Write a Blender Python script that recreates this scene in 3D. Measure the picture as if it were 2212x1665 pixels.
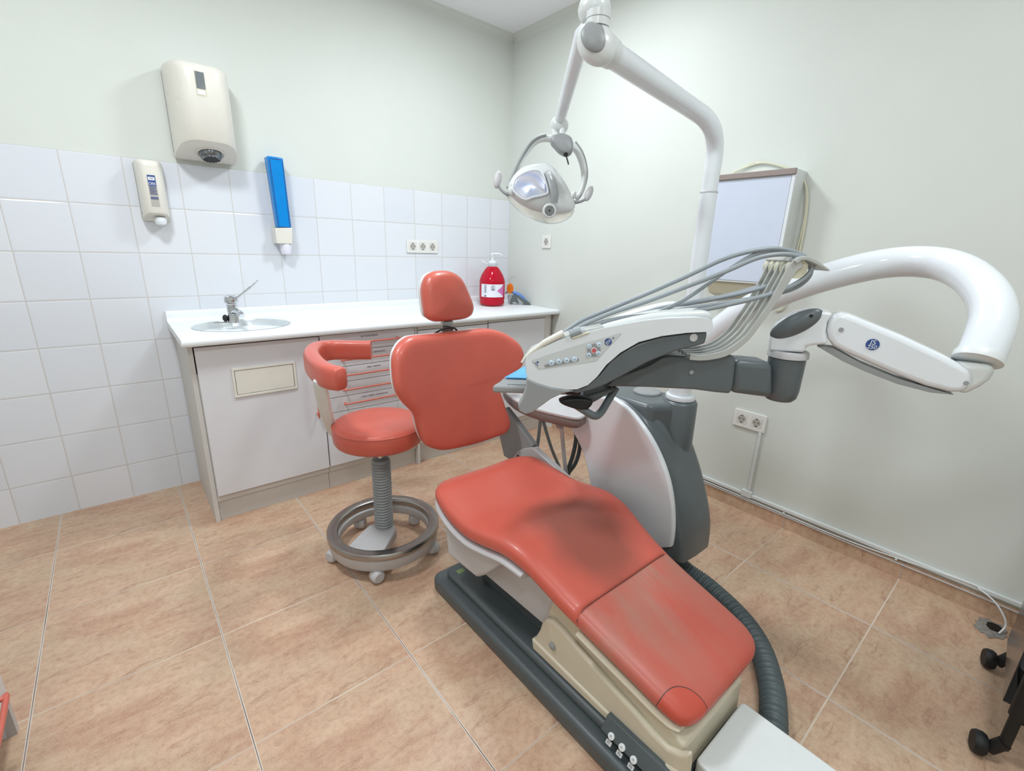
import bpy, bmesh, math, random
from mathutils import Vector, Matrix
random.seed(7)
PI = math.pi
S = bpy.context.scene
for o in list(bpy.data.objects): bpy.data.objects.remove(o)

# ---------------------------------------------------------------- camera
CAM = Vector((-2.2816, -2.7712, 1.2491)); FPX = 1003.11
ROT = (Matrix.Rotation(-0.7051, 3, 'Z') @ Matrix.Rotation(1.2826, 3, 'X') @ Matrix.Rotation(0.0327, 3, 'Z'))
cam = bpy.data.cameras.new('camera'); camo = bpy.data.objects.new('camera', cam)
S.collection.objects.link(camo)
camo.matrix_world = Matrix.Translation(CAM) @ ROT.to_4x4()
cam.sensor_fit = 'HORIZONTAL'; cam.sensor_width = 36.0; cam.lens = 36.0 * FPX / 2212.0
cam.clip_start = 0.05; cam.clip_end = 50
S.camera = camo
# ---------------------------------------------------------------- world, light, exposure
w = bpy.data.worlds.new('world'); S.world = w; w.use_nodes = True
w.node_tree.nodes['Background'].inputs[0].default_value = (0.8, 0.88, 1.0, 1)
w.node_tree.nodes['Background'].inputs[1].default_value = 0.3
S.view_settings.view_transform = 'Standard'; S.view_settings.look = 'None'
S.view_settings.gamma = 1; S.view_settings.use_curve_mapping = False
S.view_settings.exposure = 0.62
LIGHTS = [(-0.85, -1.05, 13), (-2.30, -1.25, 16), (-1.15, -3.0, 8.5), (-2.75, -3.2, 11)]   # ceiling lamps: x, y, watts; the last two are unseen, added as fill
CEIL = 2.585

# ---------------------------------------------------------------- pixel rays of the survey -> points in the room
def ray(x, y): return ROT @ Vector(((x - 1106.) / FPX, -(y - 832.5) / FPX, -1.))
def D(x, y, d): return CAM + ray(x, y) * d
def hit(x, y, o, n):
    d = ray(x, y); o = Vector(o); n = Vector(n); return CAM + d * ((o - CAM).dot(n) / d.dot(n))
def fz(x, y, z=0.): return hit(x, y, (0, 0, z), (0, 0, 1))
def wx(x, y, k=0.): return hit(x, y, (k, 0, 0), (1, 0, 0))
def wy(x, y, k=0.): return hit(x, y, (0, k, 0), (0, 1, 0))

# ---------------------------------------------------------------- materials
def lin(c): return tuple(((v / 255.) / 12.92 if v / 255. <= .04045 else ((v / 255. + .055) / 1.055) ** 2.4) for v in c) + (1,)
class NT:
    def __init__(s, name):
        s.m = bpy.data.materials.new(name); s.m.use_nodes = True; s.t = s.m.node_tree; s.t.nodes.clear()
        s.b = s.n('ShaderNodeBsdfPrincipled'); s.o = s.n('ShaderNodeOutputMaterial'); s.l(s.b.outputs[0], s.o.inputs[0])
    def n(s, k, **p):
        x = s.t.nodes.new(k)
        for a, v in p.items(): setattr(x, a, v)
        return x
    def l(s, a, b): s.t.links.new(a, b)
    def val(s, inp, v):
        if hasattr(v, 'node'): s.l(v, inp)
        else: inp.default_value = v
    def math(s, op, a, b=0., c=None):
        x = s.n('ShaderNodeMath', operation=op); s.val(x.inputs[0], a); s.val(x.inputs[1], b)
        if c is not None: s.val(x.inputs[2], c)
        return x.outputs[0]
    def mix(s, f, a, b):
        x = s.n('ShaderNodeMix', data_type='RGBA'); s.val(x.inputs[0], f); s.val(x.inputs[6], a); s.val(x.inputs[7], b); return x.outputs[2]
    def noise(s, vec, scale, detail=4, rough=.5, dist=0.):
        x = s.n('ShaderNodeTexNoise'); x.inputs['Scale'].default_value = scale; x.inputs['Detail'].default_value = detail
        x.inputs['Roughness'].default_value = rough; x.inputs['Distortion'].default_value = dist
        if vec is not None: s.l(vec, x.inputs['Vector'])
        return x.outputs['Fac']
    def pos(s): return s.n('ShaderNodeNewGeometry').outputs['Position']
    def ramp(s, f, lo, hi, a=0., b=1.):
        x = s.n('ShaderNodeMapRange'); s.val(x.inputs[0], f); x.inputs[1].default_value = lo; x.inputs[2].default_value = hi
        x.inputs[3].default_value = a; x.inputs[4].default_value = b; return x.outputs[0]
    def bump(s, h, st, dist=.002):
        x = s.n('ShaderNodeBump'); x.inputs['Strength'].default_value = st; x.inputs['Distance'].default_value = dist
        s.l(h, x.inputs['Height']); s.l(x.outputs[0], s.b.inputs['Normal'])
def mat(name, rgb, rough=.4, metal=0., var=.04, vs=14., coat=0., bump=0., bs=300., spec=.5, trans=0., alpha=1., sss=0.):
    t = NT(name); c = lin(rgb)
    f = t.noise(t.pos(), vs, 3)
    a = tuple(max(0, x * (1 - var)) for x in c[:3]) + (1,); b = tuple(min(1, x * (1 + var)) for x in c[:3]) + (1,)
    t.l(t.mix(t.ramp(f, .3, .7), a, b), t.b.inputs['Base Color'])
    t.l(t.ramp(f, .3, .7, max(.02, rough - .03), min(1, rough + .03)), t.b.inputs['Roughness'])
    t.b.inputs['Metallic'].default_value = metal; t.b.inputs['Specular IOR Level'].default_value = spec
    t.b.inputs['Coat Weight'].default_value = coat; t.b.inputs['Coat Roughness'].default_value = .08
    t.b.inputs['Transmission Weight'].default_value = trans; t.b.inputs['Alpha'].default_value = alpha
    if bump: t.bump(t.noise(t.pos(), bs, 3), bump, .0006)
    return t.m
M = {}
M['plaster'] = mat('wall_paint', (216, 219, 213), .75, var=.015, vs=3, bump=.35, bs=90, spec=.3)
M['ceiling'] = mat('ceiling_paint', (244, 244, 247), .85, var=.01, vs=3, spec=.2)
M['laminate'] = mat('white_laminate', (220, 219, 223), .38, var=.012)
M['laminate_edge'] = mat('laminate_edge', (210, 206, 201), .5, var=.02)
M['top'] = mat('worktop_laminate', (234, 237, 240), .34, var=.008)
M['basin'] = mat('sink_steel', (214, 220, 222), .25, metal=.35, var=.03)
M['chrome'] = mat('chrome', (205, 207, 210), .1, metal=1., var=.05)
M['steel'] = mat('brushed_steel', (172, 168, 164), .25, metal=1., var=.03, vs=30)
M['vinyl'] = mat('orange_vinyl', (198, 92, 76), .38, var=.05, vs=6, bump=.12, bs=500, coat=.12)
M['gloss'] = mat('white_gloss_plastic', (228, 232, 236), .14, var=.01, coat=.5)
M['satin'] = mat('off_white_plastic', (218, 221, 220), .3, var=.015)
M['cream'] = mat('cream_plastic', (226, 222, 212), .3, var=.02, coat=.2)
M['beige'] = mat('beige_moulding', (206, 196, 174), .4, var=.03)
M['lgrey'] = mat('light_grey_plastic', (194, 192, 193), .4, var=.02)
M['mgrey'] = mat('mid_grey_plastic', (150, 152, 153), .42, var=.03)
M['dgrey'] = mat('dark_grey_plastic', (92, 99, 102), .33, var=.04, bump=.15, bs=260)
M['base'] = mat('base_dark_grey', (78, 85, 87), .42, var=.05, bump=.15, bs=260)
M['hose'] = mat('grey_silicone_hose', (150, 157, 162), .32, var=.03)
M['strap'] = mat('pale_grey_strap', (182, 184, 180), .3, var=.03)
M['corr'] = mat('grey_corrugated_hose', (92, 102, 104), .42, var=.05)
M['black'] = mat('black_plastic', (12, 12, 14), .55, var=.1)
M['orangemetal'] = mat('orange_enamel', (206, 106, 90), .3, var=.04)
M['socket'] = mat('socket_white', (232, 230, 226), .3, var=.01)
M['shut'] = mat('socket_recess', (176, 172, 164), .5, var=.03)
M['slot'] = mat('socket_hole', (60, 54, 50), .6, var=.03)
M['tray'] = mat('blue_plastic_tray', (96, 178, 236), .3, var=.04)
M['ink'] = mat('label_ink', (58, 56, 84), .6, var=.02)
M['blue'] = mat('logo_blue', (48, 76, 138), .4, var=.02)
M['paper'] = mat('label_paper', (232, 232, 240), .6, var=.01)
M['pink'] = mat('label_pink', (206, 112, 176), .5, var=.03)
M['red'] = mat('button_red', (206, 96, 104), .4, var=.03)
M['button'] = mat('button_pale_blue', (206, 224, 240), .2, var=.02, coat=.3)
M['panel'] = mat('control_panel_film', (206, 210, 210), .35, var=.01)
M['smoke'] = mat('smoked_plastic', (44, 44, 48), .15, alpha=.88, var=.1)
M['orange'] = mat('orange_filter', (226, 118, 20), .2, var=.04)
M['bluegrey'] = mat('blue_enamel', (96, 138, 206), .3, var=.05)
M['beigew'] = mat('yellowish_plastic', (214, 210, 186), .35, var=.03)
M['viewer'] = mat('viewer_diffuser', (206, 214, 230), .45, var=.01)
M['taupe'] = mat('taupe_bar', (150, 136, 130), .45, var=.03)
M['brown'] = mat('grey_brown_plastic', (122, 106, 100), .4, var=.03)
M['green'] = mat('green_sticker', (120, 140, 92), .6, var=.05)
M['cement'] = mat('broken_cement', (140, 134, 128), .9, var=.25, vs=90, bump=.8, bs=120)
M['skinbrown'] = mat('brown_tip', (98, 52, 40), .4, var=.05)
M['paperinside'] = mat('grey_gloss_inside', (128, 132, 136), .2, metal=.6, var=.3, vs=60)
M['window'] = mat('dark_window_plastic', (112, 118, 120), .15, var=.03)

def glassy(name, rgb, rough, alpha, trans=0.):
    t = NT(name); t.b.inputs['Base Color'].default_value = lin(rgb); t.b.inputs['Roughness'].default_value = rough
    t.b.inputs['Transmission Weight'].default_value = trans; t.b.inputs['IOR'].default_value = 1.33
    t.l(t.ramp(t.noise(t.pos(), 20, 3), .3, .7, alpha - .03, min(1, alpha + .03)), t.b.inputs['Alpha']); return t.m
M['liquid'] = glassy('red_soap_liquid', (190, 14, 44), .12, .95)
M['bluetint'] = glassy('translucent_blue_plastic', (12, 140, 222), .15, .90)
M['shield'] = glassy('clear_shield', (232, 226, 214), .06, .45)
M['clear'] = glassy('clear_plastic', (215, 222, 228), .1, .4)
M['cup'] = mat('paper_cup_white', (226, 224, 236), .5, var=.02)

def worn_vinyl():                                        # the legrest vinyl: greyed, scuffed film over orange
    t = NT('worn_orange_vinyl'); p = t.pos()
    mp = t.n('ShaderNodeMapping'); mp.inputs['Rotation'].default_value = (0, 0, .5); mp.inputs['Scale'].default_value = (9, 2.6, 3); t.l(p, mp.inputs[0])
    f = t.noise(mp.outputs[0], 1., 4, .55, .6); g = t.noise(p, 60., 4)
    sx = t.n('ShaderNodeSeparateXYZ'); t.l(p, sx.inputs[0])
    dv = t.n('ShaderNodeVectorMath', operation='DISTANCE'); t.l(p, dv.inputs[0]); dv.inputs[1].default_value = (-1.452, -2.438, .240)
    patch = t.math('LESS_THAN', dv.outputs['Value'], .066); pline = t.math('LESS_THAN', t.math('ABSOLUTE', t.math('SUBTRACT', dv.outputs['Value'], .066)), .0012)
    near = t.ramp(sx.outputs[1], -2.42, -2.17, .25, 1.)   # film is most worn next to the seam
    k = t.math('MULTIPLY', t.ramp(f, .38, .62), near)
    c = t.mix(t.math('MULTIPLY', k, .85), lin((194, 92, 78)), lin((172, 124, 108)))
    c = t.mix(t.ramp(g, .68, .78, 0, .25), c, lin((120, 60, 52))); c = t.mix(patch, c, lin((196, 82, 66)))
    t.l(t.mix(pline, c, lin((96, 56, 48))), t.b.inputs['Base Color'])
    t.l(t.ramp(f, .3, .7, .3, .48), t.b.inputs['Roughness']); t.bump(g, .12, .0006); return t.m
def stained_vinyl():                                     # the seat vinyl: a large brownish stain on the thigh part
    t = NT('stained_orange_vinyl'); p = t.pos()
    v = t.n('ShaderNodeVectorMath', operation='SUBTRACT'); t.l(p, v.inputs[0]); v.inputs[1].default_value = (-1.30, -1.985, .44)
    v2 = t.n('ShaderNodeVectorMath', operation='MULTIPLY'); t.l(v.outputs[0], v2.inputs[0]); v2.inputs[1].default_value = (6.4, 5.0, 0)
    ln = t.n('ShaderNodeVectorMath', operation='LENGTH'); t.l(v2.outputs[0], ln.inputs[0])
    d = t.math('ADD', ln.outputs['Value'], t.math('MULTIPLY', t.math('SUBTRACT', t.noise(p, 9., 3), .5), .5))
    k = t.ramp(d, .62, 1.12, .80, 0.)
    t.l(t.mix(k, lin((200, 92, 76)), lin((140, 74, 60))), t.b.inputs['Base Color'])
    t.b.inputs['Roughness'].default_value = .38; t.bump(t.noise(p, 500., 3), .12, .0006)
    t.b.inputs['Coat Weight'].default_value = .08; return t.m
M['worn'] = worn_vinyl(); M['stained'] = stained_vinyl()

def floor_mat(name, x0=-2.6404, tx=.4461, y0=-.3485, ty=.4476, upright=False):
    t = NT(name); p = t.pos(); sx = t.n('ShaderNodeSeparateXYZ'); t.l(p, sx.inputs[0])
    X, Y = sx.outputs[0], sx.outputs[1]
    if upright: X = sx.outputs[2]; x0 = .0
    a = t.math('DIVIDE', t.math('SUBTRACT', X, x0), tx); b = t.math('DIVIDE', t.math('SUBTRACT', Y, y0), ty)
    ia, ib = t.math('FLOOR', a), t.math('FLOOR', b); fa, fb = t.math('FRACT', a), t.math('FRACT', b)
    da = t.math('MULTIPLY', t.math('MINIMUM', fa, t.math('SUBTRACT', 1., fa)), tx)
    db = t.math('MULTIPLY', t.math('MINIMUM', fb, t.math('SUBTRACT', 1., fb)), ty)
    cb = t.n('ShaderNodeCombineXYZ'); t.l(fa, cb.inputs[0]); t.l(fb, cb.inputs[1])
    t.l(t.math('MULTIPLY', t.math('ADD', t.math('MODULO', ia, 2.), t.math('MULTIPLY', t.math('MODULO', ib, 2.), .7)), .006), cb.inputs[2])
    vec = cb.outputs[0]
    mp = t.n('ShaderNodeMapping'); mp.inputs['Rotation'].default_value = (0, 0, -.30); mp.inputs['Scale'].default_value = (1.9, 5.0, 3); t.l(vec, mp.inputs[0])
    mp2 = t.n('ShaderNodeMapping'); mp2.inputs['Rotation'].default_value = (0, 0, -.24); mp2.inputs['Scale'].default_value = (2.4, 9., 3); t.l(vec, mp2.inputs[0])
    n1 = t.noise(mp.outputs[0], 1., 5, .62, .8); n2 = t.noise(mp2.outputs[0], 1.3, 6, .7, 1.4); n3 = t.noise(p, 55., 4, .65); n4 = t.noise(vec, 2.3, 3, .5)
    n5 = t.noise(p, 260., 3, .7)
    c = t.mix(t.ramp(n1, .3, .68), lin((209, 178, 151)), lin((183, 143, 118)))
    c = t.mix(t.ramp(n4, .42, .70, 0, .6), c, lin((198, 180, 152)))
    c = t.mix(t.ramp(n2, .54, .72, 0, .8), c, lin((146, 104, 82)))
    c = t.mix(t.ramp(n3, .42, .68, 0, .42), c, lin((158, 112, 88)))
    c = t.mix(t.ramp(n5, .42, .72, 0, .34), c, lin((228, 198, 170)))
    n6 = t.noise(vec, 5.5, 5, .62, .5); c = t.mix(t.ramp(n6, .56, .76, 0, .35), c, lin((160, 114, 92)))
    if not upright:
        la = t.math('LESS_THAN', da, .0031); ld = t.math('LESS_THAN', da, .0013); lb = t.math('LESS_THAN', db, .0022); lbd = t.math('LESS_THAN', db, .0006)
        nn = t.ramp(t.noise(p, 3., 2), .4, .6)
        c = t.mix(lb, c, lin((218, 200, 182))); c = t.mix(t.math('MULTIPLY', lbd, nn), c, lin((110, 88, 76)))
        c = t.mix(la, c, lin((218, 206, 194))); c = t.mix(t.math('MULTIPLY', ld, t.ramp(nn, 0, 1, .55, 1)), c, lin((112, 98, 92)))
        gr = t.math('MAXIMUM', la, lb)
    else:
        gr = t.math('LESS_THAN', db, .003); c = t.mix(gr, c, lin((182, 160, 146)))
    t.l(c, t.b.inputs['Base Color'])
    t.l(t.math('ADD', t.ramp(n3, .3, .7, .30, .42), t.math('MULTIPLY', gr, .25)), t.b.inputs['Roughness'])
    h = t.math('SUBTRACT', t.math('ADD', t.math('MULTIPLY', n3, .5), t.math('MULTIPLY', n2, .5)), t.math('MULTIPLY', gr, 1.2))
    t.bump(h, .35, .0012); t.b.inputs['Specular IOR Level'].default_value = .45
    return t.m
M['floor'] = floor_mat('terracotta_floor_tiles'); M['skirt'] = floor_mat('terracotta_skirting', upright=True)

def wall_tile_mat():
    t = NT('white_wall_tiles'); p = t.pos(); sx = t.n('ShaderNodeSeparateXYZ'); t.l(p, sx.inputs[0])
    a = t.math('DIVIDE', t.math('SUBTRACT', sx.outputs[0], -2.3755), .2005); b = t.math('DIVIDE', t.math('SUBTRACT', sx.outputs[2], 1.5724), .2)
    fa, fb = t.math('FRACT', a), t.math('FRACT', b)
    d = t.math('MULTIPLY', t.math('MINIMUM', t.math('MINIMUM', fa, t.math('SUBTRACT', 1., fa)), t.math('MINIMUM', fb, t.math('SUBTRACT', 1., fb))), .2)
    g = t.math('LESS_THAN', d, .0013); edge = t.ramp(d, .0013, .006, 0., 1.)
    n = t.noise(p, 11., 2, .4)
    idn = t.noise(None, 1.); cb = t.n('ShaderNodeCombineXYZ'); t.l(t.math('FLOOR', a), cb.inputs[0]); t.l(t.math('FLOOR', b), cb.inputs[1])
    wn = t.n('ShaderNodeTexWhiteNoise'); t.l(cb.outputs[0], wn.inputs['Vector'])
    c = t.mix(wn.outputs['Value'], lin((219, 222, 229)), lin((225, 227, 232)))
    c = t.mix(g, c, lin((198, 190, 182)))
    t.l(c, t.b.inputs['Base Color']); t.l(t.math('ADD', .13, t.math('MULTIPLY', g, .5)), t.b.inputs['Roughness'])
    h = t.math('ADD', edge, t.math('MULTIPLY', n, .9)); t.bump(h, .5, .0016); return t.m
M['walltile'] = wall_tile_mat()
def emit(name, rgb, st):
    t = NT(name); e = t.n('ShaderNodeEmission'); e.inputs[0].default_value = lin(rgb); e.inputs[1].default_value = st; t.l(e.outputs[0], t.o.inputs[0]); return t.m
M['glow'] = emit('lamp_diffuser', (255, 253, 250), 6.)
def reflector_mat():                                     # dichroic glass of the lamp: bluish, faintly faceted mirror
    t = NT('dichroic_reflector'); p = t.pos()
    mp = t.n('ShaderNodeMapping'); mp.inputs['Rotation'].default_value = (0, 0, -.7); t.l(p, mp.inputs[0])
    wv = t.n('ShaderNodeTexWave'); wv.inputs['Scale'].default_value = 22; wv.inputs['Distortion'].default_value = 1.5; t.l(mp.outputs[0], wv.inputs[0])
    t.l(t.mix(wv.outputs['Fac'], lin((196, 206, 236)), lin((222, 222, 232))), t.b.inputs['Base Color'])
    t.b.inputs['Metallic'].default_value = .55; t.b.inputs['Roughness'].default_value = .22; t.bump(wv.outputs['Fac'], .3, .002); return t.m
M['reflector'] = reflector_mat()

# ---------------------------------------------------------------- mesh helpers
COL = S.collection
def thing(name, label, cat, loc, group=None):
    o = bpy.data.objects.new(name, None); COL.objects.link(o); o.location = loc; o.empty_display_size = .05
    o['label'] = label; o['category'] = cat
    if group: o['group'] = group
    return o
def wloc(o):
    v = Vector((0, 0, 0))
    while o: v += o.location; o = o.parent
    return v
def mk(name, vf, m, parent=None, label=None, smooth=True, bevel=0., segs=3, sub=0, angle=40, tag=None, kind=None):
    vs, fs = vf
    c = sum((Vector(v) for v in vs), Vector()) / len(vs)
    if kind == 'structure': c = Vector()
    me = bpy.data.meshes.new(name); me.from_pydata([tuple(Vector(v) - c) for v in vs], [], fs); me.update()
    bm = bmesh.new(); bm.from_mesh(me); bmesh.ops.remove_doubles(bm, verts=bm.verts, dist=1e-6)
    bmesh.ops.recalc_face_normals(bm, faces=bm.faces); bm.to_mesh(me); bm.free()
    ms = m if isinstance(m, (list, tuple)) else [m]
    for x in ms: me.materials.append(M[x] if isinstance(x, str) else x)
    if smooth:
        for p in me.polygons: p.use_smooth = True
        if not sub:
            try: me.set_sharp_from_angle(angle=math.radians(angle))
            except Exception: pass
    o = bpy.data.objects.new(name, me); COL.objects.link(o)
    if parent: o.parent = parent; o.location = c - wloc(parent)
    else: o.location = c
    if bevel:
        b = o.modifiers.new('bevel', 'BEVEL'); b.width = bevel; b.segments = segs; b.limit_method = 'ANGLE'; b.angle_limit = math.radians(35)
        b.harden_normals = False
        if smooth:
            for p in me.polygons: p.use_smooth = True
    if sub:
        s = o.modifiers.new('subdivision', 'SUBSURF'); s.levels = sub; s.render_levels = sub
    if label: o['label'] = label
    if tag: o['label'], o['category'] = tag[0], tag[1]
    if tag and len(tag) > 2: o['group'] = tag[2]
    if kind: o['kind'] = kind
    return o
def join(*a):
    V, F = [], []
    for vs, fs in a:
        k = len(V); V += list(vs); F += [tuple(i + k for i in f) for f in fs]
    return V, F
def box(x0, x1, y0, y1, z0, z1):
    return ([(x0, y0, z0), (x1, y0, z0), (x1, y1, z0), (x0, y1, z0), (x0, y0, z1), (x1, y0, z1), (x1, y1, z1), (x0, y1, z1)],
            [(0, 3, 2, 1), (4, 5, 6, 7), (0, 1, 5, 4), (1, 2, 6, 5), (2, 3, 7, 6), (3, 0, 4, 7)])
def obox(c, u, v, n):                                     # centre and three half vectors
    c, u, v, n = map(Vector, (c, u, v, n)); r = []
    for k in (-1, 1):
        for a, b in ((-1, -1), (1, -1), (1, 1), (-1, 1)): r.append(c + u * a + v * b + n * k)
    return r, box(0, 1, 0, 1, 0, 1)[1]
def prism(pts, vec):
    pts = [Vector(p) for p in pts]; vec = Vector(vec); n = len(pts)
    return pts + [p + vec for p in pts], [tuple(range(n))[::-1], tuple(range(n, 2 * n))] + [(i, (i + 1) % n, n + (i + 1) % n, n + i) for i in range(n)]
def cr(pts, k=6, closed=False):                           # Catmull-Rom through points
    P = [Vector(p) for p in pts]; n = len(P); out = []
    rng = range(n) if closed else range(n - 1)
    for i in rng:
        g = (lambda j: P[j % n]) if closed else (lambda j: P[min(max(j, 0), n - 1)])
        a, b, c, d = g(i - 1), g(i), g(i + 1), g(i + 2)
        for s in range(k):
            t = s / k
            out.append(.5 * ((2 * b) + (c - a) * t + (2 * a - 5 * b + 4 * c - d) * t * t + (3 * b - a - 3 * c + d) * t ** 3))
    if not closed: out.append(P[-1])
    return out
def crs(vals, k):                                         # the same for scalars
    return [v.x for v in cr([(x, 0, 0) for x in vals], k)]
def rings(R, closed_ring=True, cap=True):
    n = len(R[0]); V = [p for r in R for p in r]; F = []
    for i in range(len(R) - 1):
        for j in range(n if closed_ring else n - 1):
            F.append((i * n + j, i * n + (j + 1) % n, (i + 1) * n + (j + 1) % n, (i + 1) * n + j))
    if cap: F += [tuple(range(n))[::-1], tuple(range((len(R) - 1) * n, len(R) * n))]
    return V, F
def frames(P, up=None):
    n = len(P); T = [(P[min(i + 1, n - 1)] - P[max(i - 1, 0)]).normalized() for i in range(n)]
    A = []; a = None
    for i, t in enumerate(T):
        if up is not None: a = Vector(up)
        elif a is None: a = Vector((0, 0, 1)) if abs(t.z) < .9 else Vector((1, 0, 0))
        a = (a - t * a.dot(t)).normalized(); A.append((a, t.cross(a)))
    return A
def tube(pts, r, k=6, res=14, spline=True, up=None, flat=1., sq=1., cap=True):   # r: number or list; flat scales the second axis
    rr = list(r) if isinstance(r, (list, tuple)) else [r] * len(pts)
    if spline and len(pts) > 2: P = cr(pts, k); rr = crs(rr, k)
    else: P = [Vector(p) for p in pts]
    A = frames(P, up); R = []
    for p, (a, b), q in zip(P, A, rr):
        ring = []
        for j in range(res):
            t = 2 * PI * j / res; c, s = math.cos(t), math.sin(t)
            if sq != 1: c = math.copysign(abs(c) ** sq, c); s = math.copysign(abs(s) ** sq, s)
            ring.append(p + a * q * c + b * q * flat * s)
        R.append(ring)
    return rings(R, cap=cap)
def lathe(prof, o, ax=(0, 0, 1), res=32):
    o = Vector(o); ax = Vector(ax).normalized(); a = Vector((1, 0, 0)) if abs(ax.x) < .9 else Vector((0, 1, 0))
    a = (a - ax * a.dot(ax)).normalized(); b = ax.cross(a)
    return rings([[o + ax * h + (a * math.cos(2 * PI * j / res) + b * math.sin(2 * PI * j / res)) * max(r, 1e-5) for j in range(res)] for r, h in prof], cap=prof[0] != prof[-1])
def cyl(a, b, r, r2=None, res=28, ch=.0):
    a, b = Vector(a), Vector(b); L = (b - a).length; r2 = r if r2 is None else r2
    pr = [(r, 0), (r2, L)] if not ch else [(r - ch, 0), (r, ch), (r2, L - ch), (r2 - ch, L)]
    return lathe(pr, a, b - a, res)
def ellipsoid(c, a, b, d, n=16, m=24, e=1.):
    c, a, b, d = map(Vector, (c, a, b, d)); R = []
    pw = lambda v: math.copysign(abs(v) ** e, v)
    for i in range(n + 1):
        t = -PI / 2 + PI * i / n; R.append([c + d * pw(math.sin(t)) + (a * pw(math.cos(2 * PI * j / m)) + b * pw(math.sin(2 * PI * j / m))) * max(1e-4, pw(math.cos(t))) for j in range(m)])
    return rings(R)
def pillow(out, nrm, th, r=None, dome=0., k=5, back=True, warp=None, cen=None, spline=True, bdome=0.):   # rounded slab on an outline; out lies in the back plane
    P = cr(out, k, True) if spline else [Vector(p) for p in out]; nrm = Vector(nrm).normalized()
    c = Vector(cen) if cen is not None else sum(P, Vector()) / len(P); r = min(th / 2, r if r else th / 2)
    avg = sum((p - c).length for p in P) / len(P); R = []
    def ring(ins, h): R.append([c + (p - c) * (1 - ins / avg) + nrm * h for p in P])
    for s in (.02, .3, .6, .85): ring(avg * (1 - s), -bdome * (1 - s * s))
    for a in (90, 60, 30, 0): ring(r * (1 - math.cos(math.radians(a))), r - r * math.sin(math.radians(a)))
    for a in (0, 22, 45, 67, 90): ring(r * (1 - math.cos(math.radians(a))), th - r + r * math.sin(math.radians(a)))
    e = 1 - r / avg
    for s in (.92, .8, .6, .4, .2, .02): ring(avg * (1 - s * e), th + dome * (1 - s * s))
    if warp: R = [[warp(p) for p in q] for q in R]
    return rings(R)
def shell(out, nrm, th, k=5, spline=True, spread=1.0):
    P = cr(out, k, True) if spline else [Vector(p) for p in out]
    return prism(P, Vector(nrm).normalized() * th)
def rrect(w, h, r, n=5):
    o = []
    for cx, cy, a0 in ((w / 2 - r, h / 2 - r, 0), (-w / 2 + r, h / 2 - r, 90), (-w / 2 + r, -h / 2 + r, 180), (w / 2 - r, -h / 2 + r, 270)):
        for i in range(n + 1):
            a = math.radians(a0 + 90 * i / n); o.append((cx + r * math.cos(a), cy + r * math.sin(a)))
    return o
def plate(o, u, v, w, h, r, th):                          # rounded rectangle centred on o, extruded along u x v
    o, u, v = Vector(o), Vector(u).normalized(), Vector(v).normalized(); n = u.cross(v)
    return prism([o + u * a + v * b for a, b in rrect(w, h, r)], n * th)
def disc(o, n, r, th, res=24, r2=None): o = Vector(o); n = Vector(n).normalized(); return cyl(o, o + n * th, r, r2 if r2 else r, res)
def text(s, size, o, u, v, sx=1., ext=.0002, center=True):
    cu = bpy.data.curves.new('t', 'FONT'); cu.body = s; cu.size = size; cu.extrude = ext
    cu.align_x = 'CENTER' if center else 'LEFT'; cu.align_y = 'CENTER'
    ob = bpy.data.objects.new('t', cu); me = bpy.data.meshes.new_from_object(ob)
    o, u, v = Vector(o), Vector(u).normalized(), Vector(v).normalized(); n = u.cross(v)
    V = [o + u * p.co.x * sx + v * p.co.y + n * p.co.z for p in me.vertices]; F = [tuple(p.vertices) for p in me.polygons]
    bpy.data.objects.remove(ob); bpy.data.curves.remove(cu); bpy.data.meshes.remove(me)
    return V, F
def copy_tree(o, delta, parent=None):
    c = o.copy(); COL.objects.link(c)
    if parent: c.parent = parent
    else: c.location = o.location + Vector(delta)
    for ch in [x for x in bpy.data.objects if x.parent == o]: copy_tree(ch, (0, 0, 0), c)
    return c
X, Y, Z = Vector((1, 0, 0)), Vector((0, 1, 0)), Vector((0, 0, 1))

# ================================================================ ROOM
RX0, RY0 = -3.45, -4.1
mk('floor', box(RX0, .1, RY0, .1, -.05, 0), 'floor', smooth=False, kind='structure')
mk('ceiling', box(RX0, .1, RY0, .1, CEIL, CEIL + .05), 'ceiling', smooth=False, kind='structure')
mk('wall_back', box(RX0, 0, .007, .1, 0, CEIL), 'plaster', smooth=False, kind='structure')
mk('wall_right', box(0, .1, RY0, .1, 0, CEIL), 'plaster', smooth=False, kind='structure')
mk('wall_left', box(RX0 - .1, RX0, RY0, .1, 0, CEIL), 'plaster', smooth=False, kind='structure')
mk('wall_front', box(RX0 - .1, .1, RY0 - .1, RY0, 0, CEIL), 'plaster', smooth=False, kind='structure')
mk('trim_1', box(RX0, -.0005, 0, .0065, 0, 1.5724), 'walltile', smooth=False, kind='structure')
# small plaster cove under the ceiling
cv = [(0, 0), (.035, 0), (.02, .006), (.008, .018), (0, .04)]
mk('trim_2', join(prism([(RX0, .0068 - a, CEIL - b) for a, b in cv], (abs(RX0), 0, 0)), prism([(-a, RY0, CEIL - b) for a, b in cv], (0, abs(RY0), 0))), 'plaster', kind='structure', smooth=False)
mk('baseboard_right', box(-.0085, -.0003, RY0, -.56, .0, .075), 'skirt', smooth=False, kind='structure')

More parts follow.
